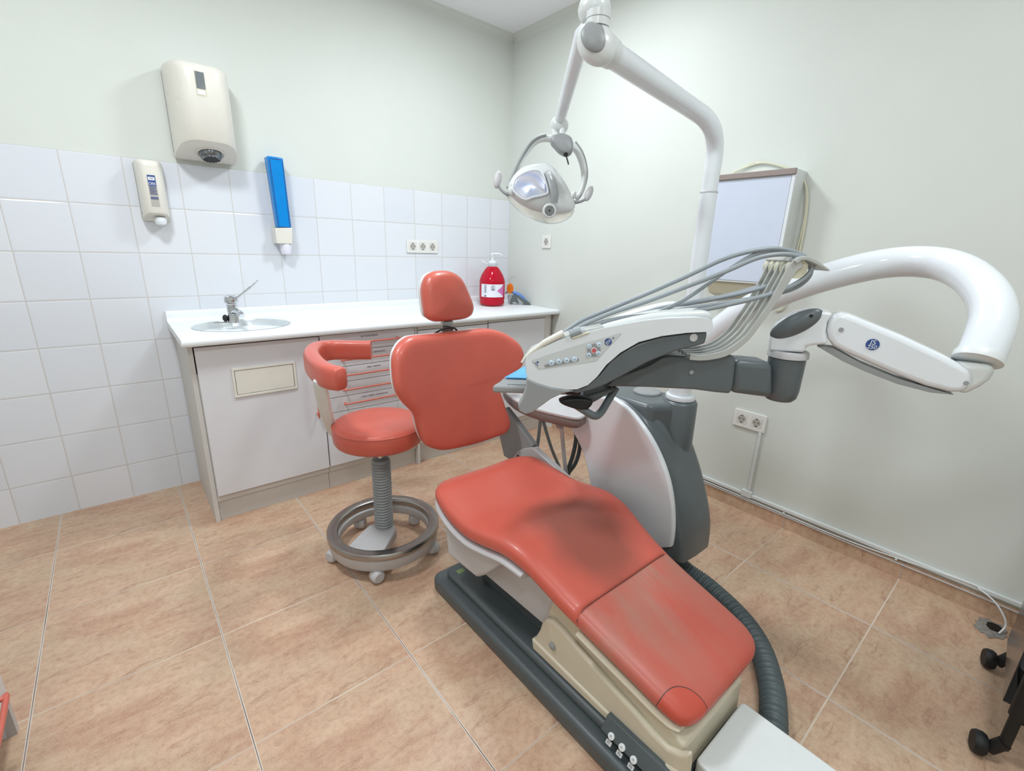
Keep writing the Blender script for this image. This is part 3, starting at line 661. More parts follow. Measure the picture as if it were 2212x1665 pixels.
# ================================================================ film viewer on the right wall
t = thing('film_viewer', 'white x-ray film viewer box hung on the right wall behind the lamp pole', 'film viewer', (0, -1.78, 1.12))
VY0, VY1, VZ0, VZ1, VX = -1.936, -1.600, 1.128, 1.592, -.10
mk('housing', box(VX, -.0006, VY0, VY1, VZ0, VZ1), 'satin', t, bevel=.003)
mk('diffuser_panel', box(VX - .003, VX - .0002, VY0 + .016, VY1 - .010, VZ0 + .010, VZ1 - .026), 'viewer', t, bevel=.001)
mk('film_clip_bar', box(VX - .012, VX - .0002, VY0, VY1, VZ1 - .022, VZ1 + .001), 'taupe', t, bevel=.002)
mk('edge_profile', box(VX - .005, VX - .0002, VY0 + .001, VY0 + .014, VZ0, VZ1 - .024), 'gloss', t, bevel=.001)
mk('lower_case', prism([(-.0006, VY1 - .03, 1.127), (-.085, VY1 - .01, 1.127), (-.06, VY1 - .02, 1.07), (-.0006, VY1 - .03, 1.05)], (0, -.26, 0)), 'beigew', t, bevel=.003)
def W(px, py, k=-.01): return wx(px, py, k)
mk('power_cable', tube([W(1560, 388), W(1590, 370), W(1635, 353), W(1670, 354), W(1712, 368), W(1735, 385), W(1744, 420), W(1743, 450), W(1738, 490), W(1728, 540), W(1716, 600), W(1700, 650), W(1690, 668), W(1675, 672)], .004, k=8, res=8), 'beigew', t)
mk('power_cable', tube([W(1575, 380), W(1612, 358), W(1640, 350), W(1690, 360), W(1728, 378), W(1741, 405), W(1738, 470), W(1722, 540)], .0035, k=8, res=8), 'beigew', t)

# ================================================================ DENTAL CHAIR
XC = -1.31
ch = thing('dental_chair', 'orange vinyl dental chair with worn legrest on a long dark grey floor plate', 'dental chair', (XC, -2.0, 0))
mk('floor_plate', prism([(a + XC - .030, b - 1.9625, .0006) for a, b in rrect(.40, 1.0, .035)], (0, 0, .058)), 'base', ch, bevel=.016, segs=4)
mk('plate_cover', prism([(a + XC - .018, b - 1.965, .055) for a, b in rrect(.345, .94, .03)], (0, 0, .030)), 'base', ch, bevel=.012, segs=4)
mk('warning_sticker', plate(Vector((XC - .150, -1.545, .0852)), X, Y, .03, .022, .001, .0006), 'green', ch)
# cushion stations: y, top z, half width, thickness
ST = [(-1.450, .424, .120, .030), (-1.460, .436, .175, .055), (-1.485, .446, .215, .072), (-1.53, .452, .240, .082), (-1.62, .441, .254, .088), (-1.72, .434, .256, .088), (-1.81, .448, .252, .088),
      (-1.89, .462, .244, .088), (-1.97, .452, .234, .084), (-2.06, .414, .220, .080), (-2.155, .372, .209, .076)]
LG = [(-2.1555, .3715, .2085, .076), (-2.23, .343, .204, .075), (-2.31, .315, .200, .074), (-2.37, .293, .197, .073), (-2.408, .278, .192, .070), (-2.432, .266, .182, .060), (-2.447, .256, .162, .044), (-2.455, .246, .136, .020)]
def cushion(st, dish=.010, k=4, grow=0., drop=0., thick=None, closed=(True, True)):
    Ys = [s[0] for s in st]; P = cr([(s[0], s[1], s[2]) for s in st], k); T = crs([s[3] for s in st], k); R = []
    for p, th in zip(P, T):
        y, zt, hw = p; hw += grow; zt -= drop; th = thick if thick else th; ring = []
        for j in range(48):
            a = 2 * PI * j / 48; c, s = math.cos(a), math.sin(a)
            x = hw * math.copysign(abs(c) ** .38, c); z = th / 2 * math.copysign(abs(s) ** .62, s)
            d = dish * (1 - (x / hw) ** 2) if s > 0 else 0
            if s < 0: x *= 1 - .06 * abs(s)
            ring.append(Vector((XC + x + (.030 * min(1, max(0, (-y - 2.1) / .3))), y, zt - th / 2 + z - d)))
        R.append(ring)
    return rings(R)
st_ = thing_seat = mk('seat_cushion', cushion(ST), 'stained', ch, angle=70)
mk('legrest_cushion', cushion(LG, .006), 'worn', ch, angle=70, label='worn, greyed orange legrest cushion')
mk('seam', tube([(XC + .205 * math.sin(a) * 1.01, -2.155, .3722 - .005 * math.cos(a * .9) - .030 * max(0, abs(math.sin(a)) - .86) / .14) for a in [(-1 + i / 12.) * PI / 2 for i in range(25)]], .0012, res=6, spline=False), 'skinbrown', st_)
sh = [(y, z - t_ + .016, w_ , t_) for y, z, w_, t_ in ST[:9]]
mk('seat_shell', cushion([(y, z, w_, .03) for y, z, w_, t_ in sh], 0., grow=.002), 'lgrey', ch, angle=70)
sh = [(y, z - t_ + .012, w_ , t_) for y, z, w_, t_ in LG[:6]]
mk('legrest_shell', cushion([(y, z, w_, .018) for y, z, w_, t_ in sh], 0., grow=.003), 'beige', ch, angle=70)
def SP(lst, x): return [wx(a, b, x) for a, b in lst]
xs_ = XC - .215
ub = SP([(958, 1125), (966, 1198), (1028, 1249), (1048, 1243), (1118, 1194), (1060, 1165)], xs_)
ub[0].z = min(ub[0].z, .385)
mk('seat_housing', prism(ub, (.43, 0, 0)), 'lgrey', ch, bevel=.014, segs=4)
lk = SP([(1108, 1192), (1048, 1241), (1172, 1347), (1225, 1310)], XC - .145)
lk[0].z += .03; lk[3].z += .02
mk('lift_arm', prism(lk, (.29, 0, 0)), 'lgrey', ch, bevel=.004)
lo_ = SP([(1048, 1241), (1052, 1236), (1176, 1338), (1170, 1348)], XC - .147)
# beige side cover of the foot housing
cvx = XC - .155
top = [(-2.03, .315), (-2.15, .292), (-2.25, .262), (-2.35, .232), (-2.41, .205), (-2.452, .185)]
bt_ = wx(1150, 1405, cvx - .02)
co = [Vector((cvx, y, z)) for y, z in [(bt_.y - .01, .086), (bt_.y - .002, .115), (bt_.y - .022, .13), (-2.005, .24), (-2.02, .30)] + top + [(-2.452, .16), (-2.456, .086)]]
fh = mk('foot_housing', prism(co, (.285, 0, 0)), 'beige', ch, bevel=.010, segs=4)
co2 = [Vector((cvx + .004, y, z)) for y, z in [(bt_.y - .004, .0862), (bt_.y + .002, .118), (-1.990, .165), (-1.998, .200), (-2.014, .226), (-2.040, .238), (-2.075, .234), (-2.14, .218), (-2.22, .200), (-2.32, .180), (-2.38, .165), (-2.42, .162), (-2.447, .175), (-2.470, .20), (-2.474, .16), (-2.477, .0862)]]
mk('side_panel', prism(co2, (-.020, 0, 0)), 'beige', fh, bevel=.009, segs=4)
co3 = [Vector((cvx + .004, y, z)) for y, z in [(bt_.y - .002, .0864), (bt_.y + .006, .122), (-2.10, .116), (-2.25, .112), (-2.36, .112), (-2.42, .118), (-2.452, .130), (-2.480, .140), (-2.482, .0864)]]
mk('panel_skirt', prism(co3, (-.026, 0, 0)), 'beige', fh, bevel=.006, segs=4)
q = wx(1193, 1395, cvx - .018)
mk('screw_cap', lathe([(.0115, 0), (.011, .003), (.006, .0045), (.001, .005)], q, (-1, 0, 0)), 'mgrey', fh)
# foot control block with three buttons
b0 = fz(1308, 1572, .105)
by0 = b0.y; pxn = Vector((-.60, 0, .8)).normalized()
blk = [(XC - .160, .0855), (XC - .206, .0855), (XC - .205, .088), (XC - .184, .118), (XC - .160, .119)]
fcx = mk('foot_control', prism([(x, -2.262, z) for x, z in blk], (0, -.235, 0)), 'base', ch, bevel=.004)
fa = Vector((XC - .205, 0, .088)); fb_ = Vector((XC - .184, 0, .118)); fv = (fb_ - fa).normalized(); fn = Vector((-fv.z, 0, fv.x)); 
for i, (bx, by) in enumerate(((1321, 1590), (1344, 1614), (1369, 1641))):
    c = hit(bx, by, fa + fn * .001, fn)
    b = mk('button', lathe([(.0085, 0), (.0085, .004), (.007, .005), (.001, .0052)], c - fn * .001, fn), 'satin', fcx)
    mk('button_mark', join(obox(c + fn * .0047, Y * .003, fv * .0006, fn * .0003), obox(c + fn * .0047 + fv * .0025, Y * .002, fv * .0005, fn * .0003)), 'mgrey', b, smooth=False)
    d = c - fv * .0165
    lb = mk('button_label', plate(d, -Y, fv, .016, .011, .001, .0006), 'lgrey', fcx)
    mk('label_text', text('F%d' % (i + 1), .008, d + fn * .0009, -Y, fv), 'ink', lb, smooth=False)
# white service box in front of the foot end
mk('service_box', prism([(a + XC, b - 2.695, .0008) for a, b in rrect(.236, .46, .012)], (0, 0, .129)), 'satin', tag=('low white service box on the floor at the foot end of the dental chair', 'box'), bevel=.006)
# backrest, curved towards the sitter at both wings
def by_(x, z): return -1.32 + (z - .465) * .183 - .055 * ((x - XC) / .3) ** 2
def onback(px, py, off=-.030):
    y = -1.27
    for _ in range(14): p = wy(px, py, y); y = .5 * y + .5 * (by_(p.x, p.z) + off)
    return Vector((p.x, 0, p.z))
BO = [(894, 724), (946, 719), (997, 713), (1046, 709), (1083, 717), (1112, 735), (1125, 753), (1128, 773), (1122, 789), (1102, 803), (1080, 816), (1073, 834), (1080, 855), (1088, 881), (1096, 901), (1098, 917), (1091, 931), (1074, 940),
      (1020, 958), (962, 970), (932, 967), (913, 955), (902, 928), (893, 895), (869, 869), (854, 844), (848, 811), (848, 769), (860, 743), (876, 729)]
bo = [onback(*p) for p in BO]; bc = Vector((XC, 0, .72))
wf = lambda p: Vector((p.x, by_(p.x, p.z) + p.y, p.z))
br_ = mk('backrest', pillow(bo, -Y, .062, r=.028, dome=.004, k=4, warp=wf, cen=bc), 'vinyl', ch, angle=80)
bs_ = [bc + (p - bc) * .982 for p in bo]
mk('backrest_shell', pillow([p + Vector((0, .004, 0)) for p in bs_], -Y, .016, r=.005, k=4, warp=wf, cen=bc + Vector((0, .007, 0))), 'satin', ch, angle=80)
HO = [(942, 585), (966, 585), (984, 593), (996, 606), (1008, 632), (1017, 655), (1018, 669), (1012, 681), (994, 689), (946, 694), (929, 692), (918, 682), (913, 655), (911, 624), (917, 601), (927, 590)]
hy = lambda z: -1.32 + (z - .465) * .183 + .012
def onhead(px, py):
    y = -1.22
    for _ in range(10): p = wy(px, py, y); y = .5 * y + .5 * (hy(p.z) - .035)
    return Vector((p.x, 0, p.z))
ho = [onhead(*p) for p in HO]
hw_ = lambda p: Vector((p.x, hy(p.z) + p.y, p.z))
hr = mk('headrest', pillow(ho, -Y, .075, r=.034, dome=.010, k=5, warp=hw_), 'vinyl', ch, angle=80)
hc_ = sum(ho, Vector()) / len(ho)
mk('headrest_shell', pillow([hc_ + (p - hc_) * .955 + Vector((0, .004, 0)) for p in ho], -Y, .016, r=.005, k=5, warp=hw_), 'satin', ch, angle=80)
a_ = onhead(958, 690); b_ = onhead(983, 690); c_ = onhead(960, 722)
mk('headrest_bracket', join(obox(((a_.x + b_.x) / 2, hy(.93) - .012, .93), X * .024, Z * .10, Y * .004), obox(((a_.x + b_.x) / 2, hy(.96) - .012, .968), X * .022, Z * .010, Y * .008)), 'steel', ch, bevel=.001)
mk('headrest_catch', obox(((a_.x + b_.x) / 2, hy(.97) - .020, .972), X * .016, Z * .005, Y * .006), 'black', ch, bevel=.001)
mk('cable_loop', tube([onhead(943, 722) + Y * (hy(.92) - .02), onhead(952, 713) + Y * (hy(.92) - .03), onhead(968, 708) + Y * (hy(.92) - .035), onhead(982, 709) + Y * (hy(.92) - .03), onhead(992, 716) + Y * (hy(.92) - .02)], .0035, res=8), 'black', ch)
# recline arm at the right rear
ax_ = XC + .262
def AP(l, x=ax_): return [wx(a, b, x) for a, b in l]
mk('backrest_arm', prism(AP([(1090, 880), (1108, 903), (1152, 962), (1142, 972), (1128, 972), (1112, 1000), (1088, 985), (1078, 940), (1080, 900)], ax_), (.028, 0, 0)), 'mgrey', ch, bevel=.004)
mk('seat_arm', prism(AP([(1106, 990), (1117, 975), (1132, 968), (1150, 966), (1200, 1012), (1250, 1060), (1190, 1060), (1100, 1000)], ax_ - .004), (.030, 0, 0)), 'lgrey', ch, bevel=.005)
q = wx(1119, 985, ax_ - .004)
mk('pivot_bolt', disc(q, (-1, 0, 0), .006, .003), 'skinbrown', ch)
mk('back_carrier', obox((XC + .12, -1.228, .56), X * .125, Z * .04, Y * .010), 'mgrey', ch, bevel=.005)
mk('unit_bracket', box(XC + .13, XC + .52, -2.02, -1.84, .20, .27), 'mgrey', ch, bevel=.01)
mk('lift_column', box(XC - .11, XC + .15, -1.98, -1.62, .08, .36), 'base', ch, bevel=.01)

# ================================================================ STOOL
SC = Vector((-1.572, -1.137, 0))
t = thing('dental_stool', 'round orange dental stool with grey bellows column, steel foot ring and curved arm pad', 'stool', SC)
mk('seat', lathe([(.02, .500), (.150, .500), (.166, .504), (.173, .515), (.176, .545), (.175, .568), (.172, .573), (.166, .580), (.150, .585), (.10, .588), (.01, .590)], SC, res=64), 'vinyl', t, angle=75)
mk('piping', tube([SC + Vector((.1745 * math.cos(a), .1745 * math.sin(a), .5715)) for a in [2 * PI * j / 64 for j in range(65)]], .0026, res=8, spline=False), 'vinyl', t)
mk('seat_plate', lathe([(.01, .485), (.07, .487), (.12, .499), (.01, .4995)], SC), 'black', t)
mk('gas_post', cyl(SC + Z * .40, SC + Z * .49, .014), 'chrome', t)
pr = [(.001, .42), (.022, .42), (.033, .418)]
nb = 24
for i in range(nb):
    z1 = .414 - i * (.30 / nb); pr += [(.0345, z1), (.038, z1 - .0035), (.038, z1 - .0055), (.0345, z1 - .009), (.0315, z1 - .0115)]
pr += [(.034, .112), (.001, .112)]
mk('bellows', lathe(pr, SC, res=36), 'mgrey', t, angle=50)
hb = [SC + Vector((.05, .03, 0)), SC + Vector((.03, -.05, 0)), SC + Vector((-.09, -.17, 0)), SC + Vector((-.185, -.05, 0)), SC + Vector((-.05, .045, 0))]
mk('hub_arm', prism([p + Z * .060 for p in hb], (0, 0, .05)), 'lgrey', t, bevel=.008)
mk('base_ring', lathe([(.185, .055), (.214, .050), (.219, .055), (.221, .098), (.190, .098), (.180, .090), (.180, .060), (.185, .055)], SC, res=64), 'lgrey', t, angle=50)
mk('foot_ring', lathe([(.186, .098), (.222, .098), (.227, .103), (.227, .120), (.222, .126), (.190, .126), (.185, .121), (.185, .104), (.186, .098)], SC, res=72), 'steel', t, angle=50)
for px, py in ((816, 1252), (715, 1212), (928, 1193), (782, 1142), (890, 1135)):
    f = fz(px, py); d = Vector((f.x - SC.x, f.y - SC.y, 0)).normalized(); c = Vector((SC.x + d.x * .208, SC.y + d.y * .208, .0272))
    tn = Vector((-d.y, d.x, 0)); axd = (d * .8 + tn * .6).normalized()
    cs = mk('caster', join(lathe([(.001, -.023), (.019, -.023), (.0258, -.016), (.027, -.004), (.027, -.0015), (.024, -.001), (.024, .001), (.027, .0015), (.027, .004), (.0258, .016), (.019, .023), (.001, .023)], c, axd, 32)), 'lgrey', t)
    mk('caster_fork', join(cyl(c + Z * .012, c + Z * .030, .012), ), 'lgrey', cs)
pz = .812
pp = [fz(733, 818, pz), fz(708, 812, pz), fz(686, 798, pz), fz(674, 778, pz), fz(686, 762, pz), fz(715, 756, pz), fz(760, 756, pz), fz(802, 756, pz)]
mk('arm_pad', tube([pp[0] + (pp[0] - pp[1]) * .2] + pp, [.034, .040, .042, .044, .045, .044, .041, .040, .039], up=Z, flat=.66, sq=.55, res=28), 'vinyl', t, angle=60)
e = pp[0] + (pp[0] - pp[1]) * .2
b0_, b1_ = fz(692, 832, .775), fz(722, 945, .475)
mk('pad_bracket', tube([b0_ + Vector((.012, .01, .01)), b0_, (b0_ + b1_) / 2 + Vector((-.006, -.004, 0)), b1_ + Z * .02, b1_ + Vector((.03, .0, -.008)), SC + Vector((-.06, 0, .478))], .026, up=Vector((.55, -.8, 0)), flat=.28, sq=.5, res=16), 'satin', t)

# ================================================================ UNIT COLUMN beside the chair
UX0, UX1 = -.965, -.73
t = thing('dental_unit', 'dark grey dental unit column with curved white gloss front panel right of the chair', 'dental unit', (-.85, -1.85, .18))
f0 = [(-1.66, .732), (-1.80, .738), (-1.905, .700), (-1.975, .620), (-2.040, .510), (-2.090, .395), (-2.118, .300), (-2.125, .215)]
back = [(-1.84, .185), (-1.80, .30), (-1.73, .45), (-1.62, .60), (-1.52, .68)]
P1 = [Vector((UX0 + .03, y, z)) for y, z in f0 + back]
front = cr([(0, y, z) for y, z in f0], 5); bk = cr([(0, y, z) for y, z in back], 3)
prof_ = [Vector((0, p.y, p.z)) for p in front + bk]
cen_ = Vector((0, -1.87, .45)); R = []
for x, s in ((UX0 + .022, .93), (UX0 + .030, .965), (UX0 + .045, .985), (-.85, 1.0), (UX1 - .03, 1.0), (UX1 - .012, .975), (UX1 - .003, .95), (UX1, .90)):
    R.append([Vector((x, cen_.y + (p.y - cen_.y) * s, cen_.z + (p.z - cen_.z) * s)) for p in prof_])
mk('body', rings(R), 'dgrey', t, angle=75)
TWR = Vector((-.785, -1.948, 0))
mk('tower', lathe([(.055, .34), (.062, .42), (.064, .55), (.062, .735), (.056, .745), (.001, .746)], TWR, res=40), 'dgrey', t, angle=60)
# web blending the tower into the curved front
mk('tower_web', tube([TWR + Vector((-.11, .10, .715)), TWR + Vector((-.095, .03, .64)), TWR + Vector((-.06, -.02, .52)), TWR + Vector((-.04, -.05, .40)), TWR + Vector((-.03, -.08, .31))], [.030, .045, .052, .050, .03], flat=.8, res=20), 'dgrey', t, angle=75)
mk('mast_collar', lathe([(.044, .746), (.050, .748), (.052, .756), (.049, .764), (.040, .766)], TWR, res=36), 'gloss', t)
cpx = hit(1398, 846, (0, 0, .742), (0, 0, 1))
mk('top_cap', lathe([(.052, .735), (.052, .744), (.048, .748), (.001, .749)], (cpx.x, cpx.y, 0)), 'mgrey', t)
mk('top_deck', prism([(-.93, -1.62, .56), (-.74, -1.62, .56), (-.725, -1.93, .56), (-.80, -1.985, .56), (-.93, -1.915, .56)], (0, 0, .18)), 'dgrey', t, bevel=.022, segs=5)
def WP(l, x): return [wx(a, b, x) for a, b in l]
wpts = WP([(1322, 857), (1362, 888), (1398, 935), (1425, 985), (1444, 1040), (1453, 1095), (1454, 1150), (1448, 1190)], UX0)
inn_ = WP([(1330, 1190), (1285, 1100), (1273, 1040), (1262, 990), (1246, 950), (1228, 918), (1225, 880), (1270, 858)], UX0)
pn = cr(wpts, 4)[:-1] + cr(inn_, 4)
pc = sum(pn, Vector()) / len(pn)
# shallow dished panel: ring sections shrink to the inside
edge = [p for p in pn]
mk('front_panel', join(prism([p for p in edge], (.022, 0, 0))), 'gloss', t, bevel=.008, segs=4)
# assistant side: tray on an arm with hanging hoses
at = .645
tr_ = [fz(1087, 846, at), fz(1130, 838, at), fz(1200, 862, at), fz(1262, 884, at), fz(1268, 898, at), fz(1245, 905, at), fz(1190, 893, at), fz(1140, 882, at)]
tt = [fz(a, b, at) for a, b in ((1086, 838), (1100, 826), (1190, 834), (1262, 872), (1271, 886), (1262, 898), (1244, 902), (1200, 893), (1150, 880), (1110, 862))]
at_ = mk('assistant_tray', pillow([p - Z * .012 for p in tt], Z, .014, k=4, spline=True), 'lgrey', t, angle=60)
mk('tray_underside', pillow([sum(tt, Vector()) / len(tt) + (p - sum(tt, Vector()) / len(tt)) * .99 - Z * .048 for p in tt], Z, .038, r=.016, k=4), 'brown', at_, angle=60)
s0, s1 = fz(1207, 912, at - .04), None
s0 = hit(1210, 912, (0, tt[7].y + .03, 0), (0, 1, 0)); s1 = hit(1223, 1025, (0, tt[7].y + .03, 0), (0, 1, 0))
mk('tray_stem', tube([s0 + Z * .02, s1, s1 + Vector((.04, .0, -.10)), Vector((-.93, -1.80, .22))], .0085, k=8), 'lgrey', t)
mk('stem_socket', tube([s0 + Z * .012, s0 - Z * .022], [.030, .013], spline=False), 'mgrey', t)
def HP(l, y): return [wy(a, b, y) for a, b in l]
yy = tt[7].y + .05
for k, l in enumerate([[(1168, 893), (1166, 920), (1162, 955), (1157, 985), (1160, 1030), (1200, 1045)], [(1170, 893), (1178, 925), (1192, 970), (1209, 1010), (1215, 1035)], [(1246, 905), (1244, 950), (1237, 985), (1228, 1012), (1222, 1040)], [(1252, 940), (1252, 970), (1243, 1000), (1228, 1022), (1220, 1045)]]):
    mk('suction_tube', tube(HP(l, -1.42 if k < 2 else yy + .01 * k), .0075 if k < 2 else .009, k=7), 'hose' if k < 2 else 'corr', t)

# corrugated floor hose
hp_ = [(-.80, -1.93, .20), (-.765, -1.97, .12), (-.735, -2.04, .055), (-.735, -2.14, .037), (-.790, -2.285, .036), (-.865, -2.385, .036), (-.975, -2.465, .036), (-1.08, -2.515, .036), (-1.195, -2.555, .036)]
Pq = cr(hp_, 40); Rq = [.0335 + .0035 * math.sin(i * 2 * PI / 5) for i in range(len(Pq))]
tot = sum((Pq[i + 1] - Pq[i]).length for i in range(len(Pq) - 1)); nn_ = int(tot / .0022); Q = []; acc = 0; i = 0
step = tot / nn_; cur = 0
cum = [0]
for i in range(len(Pq) - 1): cum.append(cum[-1] + (Pq[i + 1] - Pq[i]).length)
j = 0
for i in range(nn_ + 1):
    d = min(i * step, tot - 1e-6)
    while cum[j + 1] < d: j += 1
    Q.append(Pq[j].lerp(Pq[j + 1], (d - cum[j]) / (cum[j + 1] - cum[j])))
mk('corrugated_hose', tube(Q, [.0335 + .0030 * math.sin(i * 2 * PI / 4.6) for i in range(len(Q))], spline=False, res=20), 'corr', tag=('thick dark grey corrugated hose curving over the floor behind the legrest', 'hose'), angle=80)

# ================================================================ INSTRUMENT DELIVERY UNIT (arm + head)
t = thing('instrument_unit', 'instrument delivery head with hoses on a big white looping tube arm over the chair', 'instrument unit', (TWR.x, TWR.y, .75))
ARM = [(1473, 860, 1.675), (1478, 825, 1.665), (1492, 782, 1.62), (1535, 727, 1.54), (1615, 667, 1.44), (1720, 620, 1.35), (1830, 586, 1.285), (1930, 567, 1.235), (2020, 568, 1.165), (2085, 590, 1.09), (2130, 632, 1.02), (2145, 680, .985), (2133, 730, .972), (2112, 778, .97)]
ap = [D(*p) for p in ARM]; ap[0] = TWR + Z * .748; ap[1] = TWR + Z * .80
mk('tube_arm', tube(ap, [.039] * len(ap), k=8, res=28), 'gloss', t, angle=80)
A0 = D(2110, 780, .97)
hO = D(1340, 790, 1.05); hu = Vector((.767, -.641, 0)).normalized(); hn = Vector((.641, .767, 0)).normalized()
def HH(px, py, off=0.): return hit(px, py, hO + hn * off, hn)
def HL(l, off=0.): return [HH(a, b, off) for a, b in l]
K = HH(1697, 790, .10)
sn = Vector((A0.x - K.x, A0.y - K.y, 0)).normalized(); sN = Vector((-sn.y, sn.x, 0)); sN = sN if sN.dot(Vector((.62, .73, 0))) > 0 else -sN
def SS(px, py, off=-.030): return hit(px, py, K + sN * off, sN)
def SL(l, off=-.030): return [SS(a, b, off) for a, b in l]
mk('arm_ring', lathe([(.038, -.003), (.0412, -.002), (.0416, .011), (.039, .015)], A0 + Z * .002, (ap[-2] - ap[-1]), 32), 'satin', t)
kn = SL([(2068, 784), (2152, 789), (2151, 806), (2141, 822), (2118, 838), (2090, 851), (2070, 852), (2060, 820)], -.024)
mk('arm_elbow', prism(kn, sN * .052), 'satin', t, bevel=.012, segs=4)
sc_ = SL([(1802, 679), (1816, 675), (1836, 679), (1860, 689), (1950, 726), (2040, 768), (2096, 797), (2103, 808), (2102, 826), (2092, 842), (2078, 850), (2050, 848), (2000, 835), (1940, 812), (1880, 786), (1822, 760), (1800, 748), (1788, 732), (1784, 714), (1789, 692)])
sp = mk('spring_arm_cover', prism(sc_, sN * .062), 'gloss', t, bevel=.013, segs=5)
un = SL([(1765, 748), (1800, 752), (1860, 785), (1940, 818), (2050, 850), (2062, 853), (2010, 848), (1940, 830), (1870, 803), (1820, 780)], -.022)
mk('spring_arm_belly', prism(un, sN * .046), 'mgrey', t, bevel=.004)
q = SS(1885, 744, -.0305)
c1_ = SS(1872, 744, -.0305)
mk('logo_disc', lathe([(.0125, 0), (.0125, .0008), (.001, .0009)], q, -sN), 'blue', sp)
mk('logo_text', join(text('JS', .0150, q - sN * .0012 + Z * .0045, sn, Z + sn * .12), text('250', .0115, q - sN * .0012 - Z * .0058, sn, Z + sn * .12)), 'gloss', sp, smooth=False)
for px, py, r in ((1817, 712, .0050), (2087, 827, .0042)): mk('screw_cap', disc(SS(px, py, -.0302), -sN, r, .0015), 'mgrey', sp)
# knuckle
kw = SL([(1661, 735), (1659, 758), (1738, 762), (1741, 749), (1760, 746), (1787, 744), (1783, 720), (1788, 695), (1800, 677), (1775, 672), (1745, 670), (1718, 675), (1690, 688), (1670, 702)], -.034)
kj = mk('joint_housing', prism(kw, sN * .070), 'gloss', t, bevel=.018, segs=5)
oc = SS(1719, 700, -.028); od = (SS(1770, 677, -.012) - SS(1672, 724, -.012)).normalized(); on = od.cross(Z)
mk('joint_cap', ellipsoid(oc, od * .059, (od.cross(sN)).normalized() * .0245, sN * .018, 20, 40), 'dgrey', kj)
mk('cap_screw', disc(SS(1752, 682, -.0415), -sN, .004, .002, 16), 'black', kj)
kz = SS(1697, 760, 0)
Kc = Vector((K.x, K.y, 0))
def KZ(py): return hit(1697, py, K, hn).z
mk('joint_ring', lathe([(.036, KZ(772)), (.0455, KZ(770)), (.0455, KZ(760)), (.043, KZ(756)), (.036, KZ(756))], Kc, res=36), 'lgrey', t)
mk('elbow', lathe([(.001, KZ(863)), (.030, KZ(862)), (.0375, KZ(855)), (.0405, KZ(840)), (.0415, KZ(772))], Kc, res=36), 'dgrey', t)
eb = HL([(1590, 777), (1640, 781), (1672, 784), (1672, 862), (1640, 858), (1580, 850)], .063)
mk('elbow_tube', prism(eb, hn * .074), 'dgrey', t, bevel=.016, segs=4)
ga = HL([(1428, 772), (1445, 768), (1480, 770), (1583, 767), (1590, 774), (1588, 800), (1584, 838), (1577, 851), (1545, 848), (1500, 842), (1400, 837), (1310, 835), (1330, 815), (1400, 790)], .055)
mk('head_arm', prism(ga, hn * .095), 'dgrey', t, bevel=.010, segs=3)
mk('screw_cap', disc(HH(1493.5, 804, .0545), -hn, .0052, .0015), 'mgrey', t)
# head
HW = .235
wh = [(1138, 768), (1150, 760), (1175, 749), (1208, 734), (1226, 728), (1250, 722), (1300, 709), (1340, 701), (1390, 692), (1440, 687), (1500, 685), (1528, 686), (1539, 692), (1541, 706), (1538, 714), (1530, 717), (1485, 719), (1430, 726), (1380, 739), (1340, 762), (1310, 788), (1290, 814), (1270, 832), (1247, 841), (1226, 842), (1190, 837), (1160, 828), (1141, 819), (1136, 805), (1135, 782)]
far_ = []
for a, b in wh:
    p = HH(a, b) + hn * HW
    if a < 1500 and b < 790: p = p - Z * .072 * max(0., min(1., (1480 - a) / 300.)) ** .8
    p = p + hu * .05 * max(0., min(1., (1300 - a) / 160.))
    far_.append(p)
hd = mk('instrument_head', rings([HL(wh), far_]), 'gloss', t, bevel=.012, segs=5, label='white gloss housing')
mk('rest_channel', prism(HL([(1139, 770), (1150, 757), (1208, 730), (1262, 712), (1305, 704), (1305, 712), (1226, 731), (1152, 763)], .012), hn * .05), 'strap', t, bevel=.003)
gy = [(1528, 716), (1527, 728), (1523, 742), (1505, 748), (1460, 758), (1400, 782), (1345, 812), (1310, 830), (1280, 842), (1247, 850), (1225, 845), (1260, 838), (1295, 812), (1320, 780), (1345, 762), (1380, 742), (1430, 728), (1485, 721)]
mk('under_frame', prism(HL(gy, .006), hn * (HW - .012)), 'dgrey', t, bevel=.004)
mk('screw_cap', disc(HH(1498, 729, .0058), -hn, .0088, .0015), 'lgrey', t)
gh = [(1138, 818), (1160, 829), (1190, 838), (1226, 843), (1240, 845), (1215, 850), (1190, 862), (1168, 878), (1150, 891), (1135, 895), (1122, 888), (1119, 876), (1128, 862), (1136, 842)]
mk('grip_handle', prism(HL(gh, -.004), hn * .026), 'mgrey', t, bevel=.009, segs=4)
mk('grip_handle', prism(HL(gh, HW - .030), hn * .026), 'mgrey', t, bevel=.009, segs=4)
cpn = [(1150.5, 780), (1153, 777), (1240, 748), (1336, 720.5), (1340, 721), (1340, 724), (1315, 750), (1288, 779.5), (1225, 789), (1165, 797.5)]
cpl = mk('control_panel', prism(HL(cpn, -.0012), hn * .002), 'panel', hd, smooth=False)
mk('panel_outline', prism([HH(1250, 765, -.0006) + (p - HH(1250, 765, -.0006)) * 1.018 for p in HL(cpn, -.0006)], hn * .0016), 'lgrey', hd, smooth=False)
pa, pb = HH(1180, 790, -.0016), HH(1247, 777.5, -.0016); pu = (pb - pa).normalized(); pv = pu.cross(hn); pv = pv if pv.z > 0 else -pv
mk('button_strip', plate((pa + pb) / 2, pu, pv, (pb - pa).length + .008, .0068, .0033, .0006), 'mgrey', cpl)
lu = (hu * .74 - Z * .67).normalized(); lv_ = (hu * .67 + Z * .74).normalized()
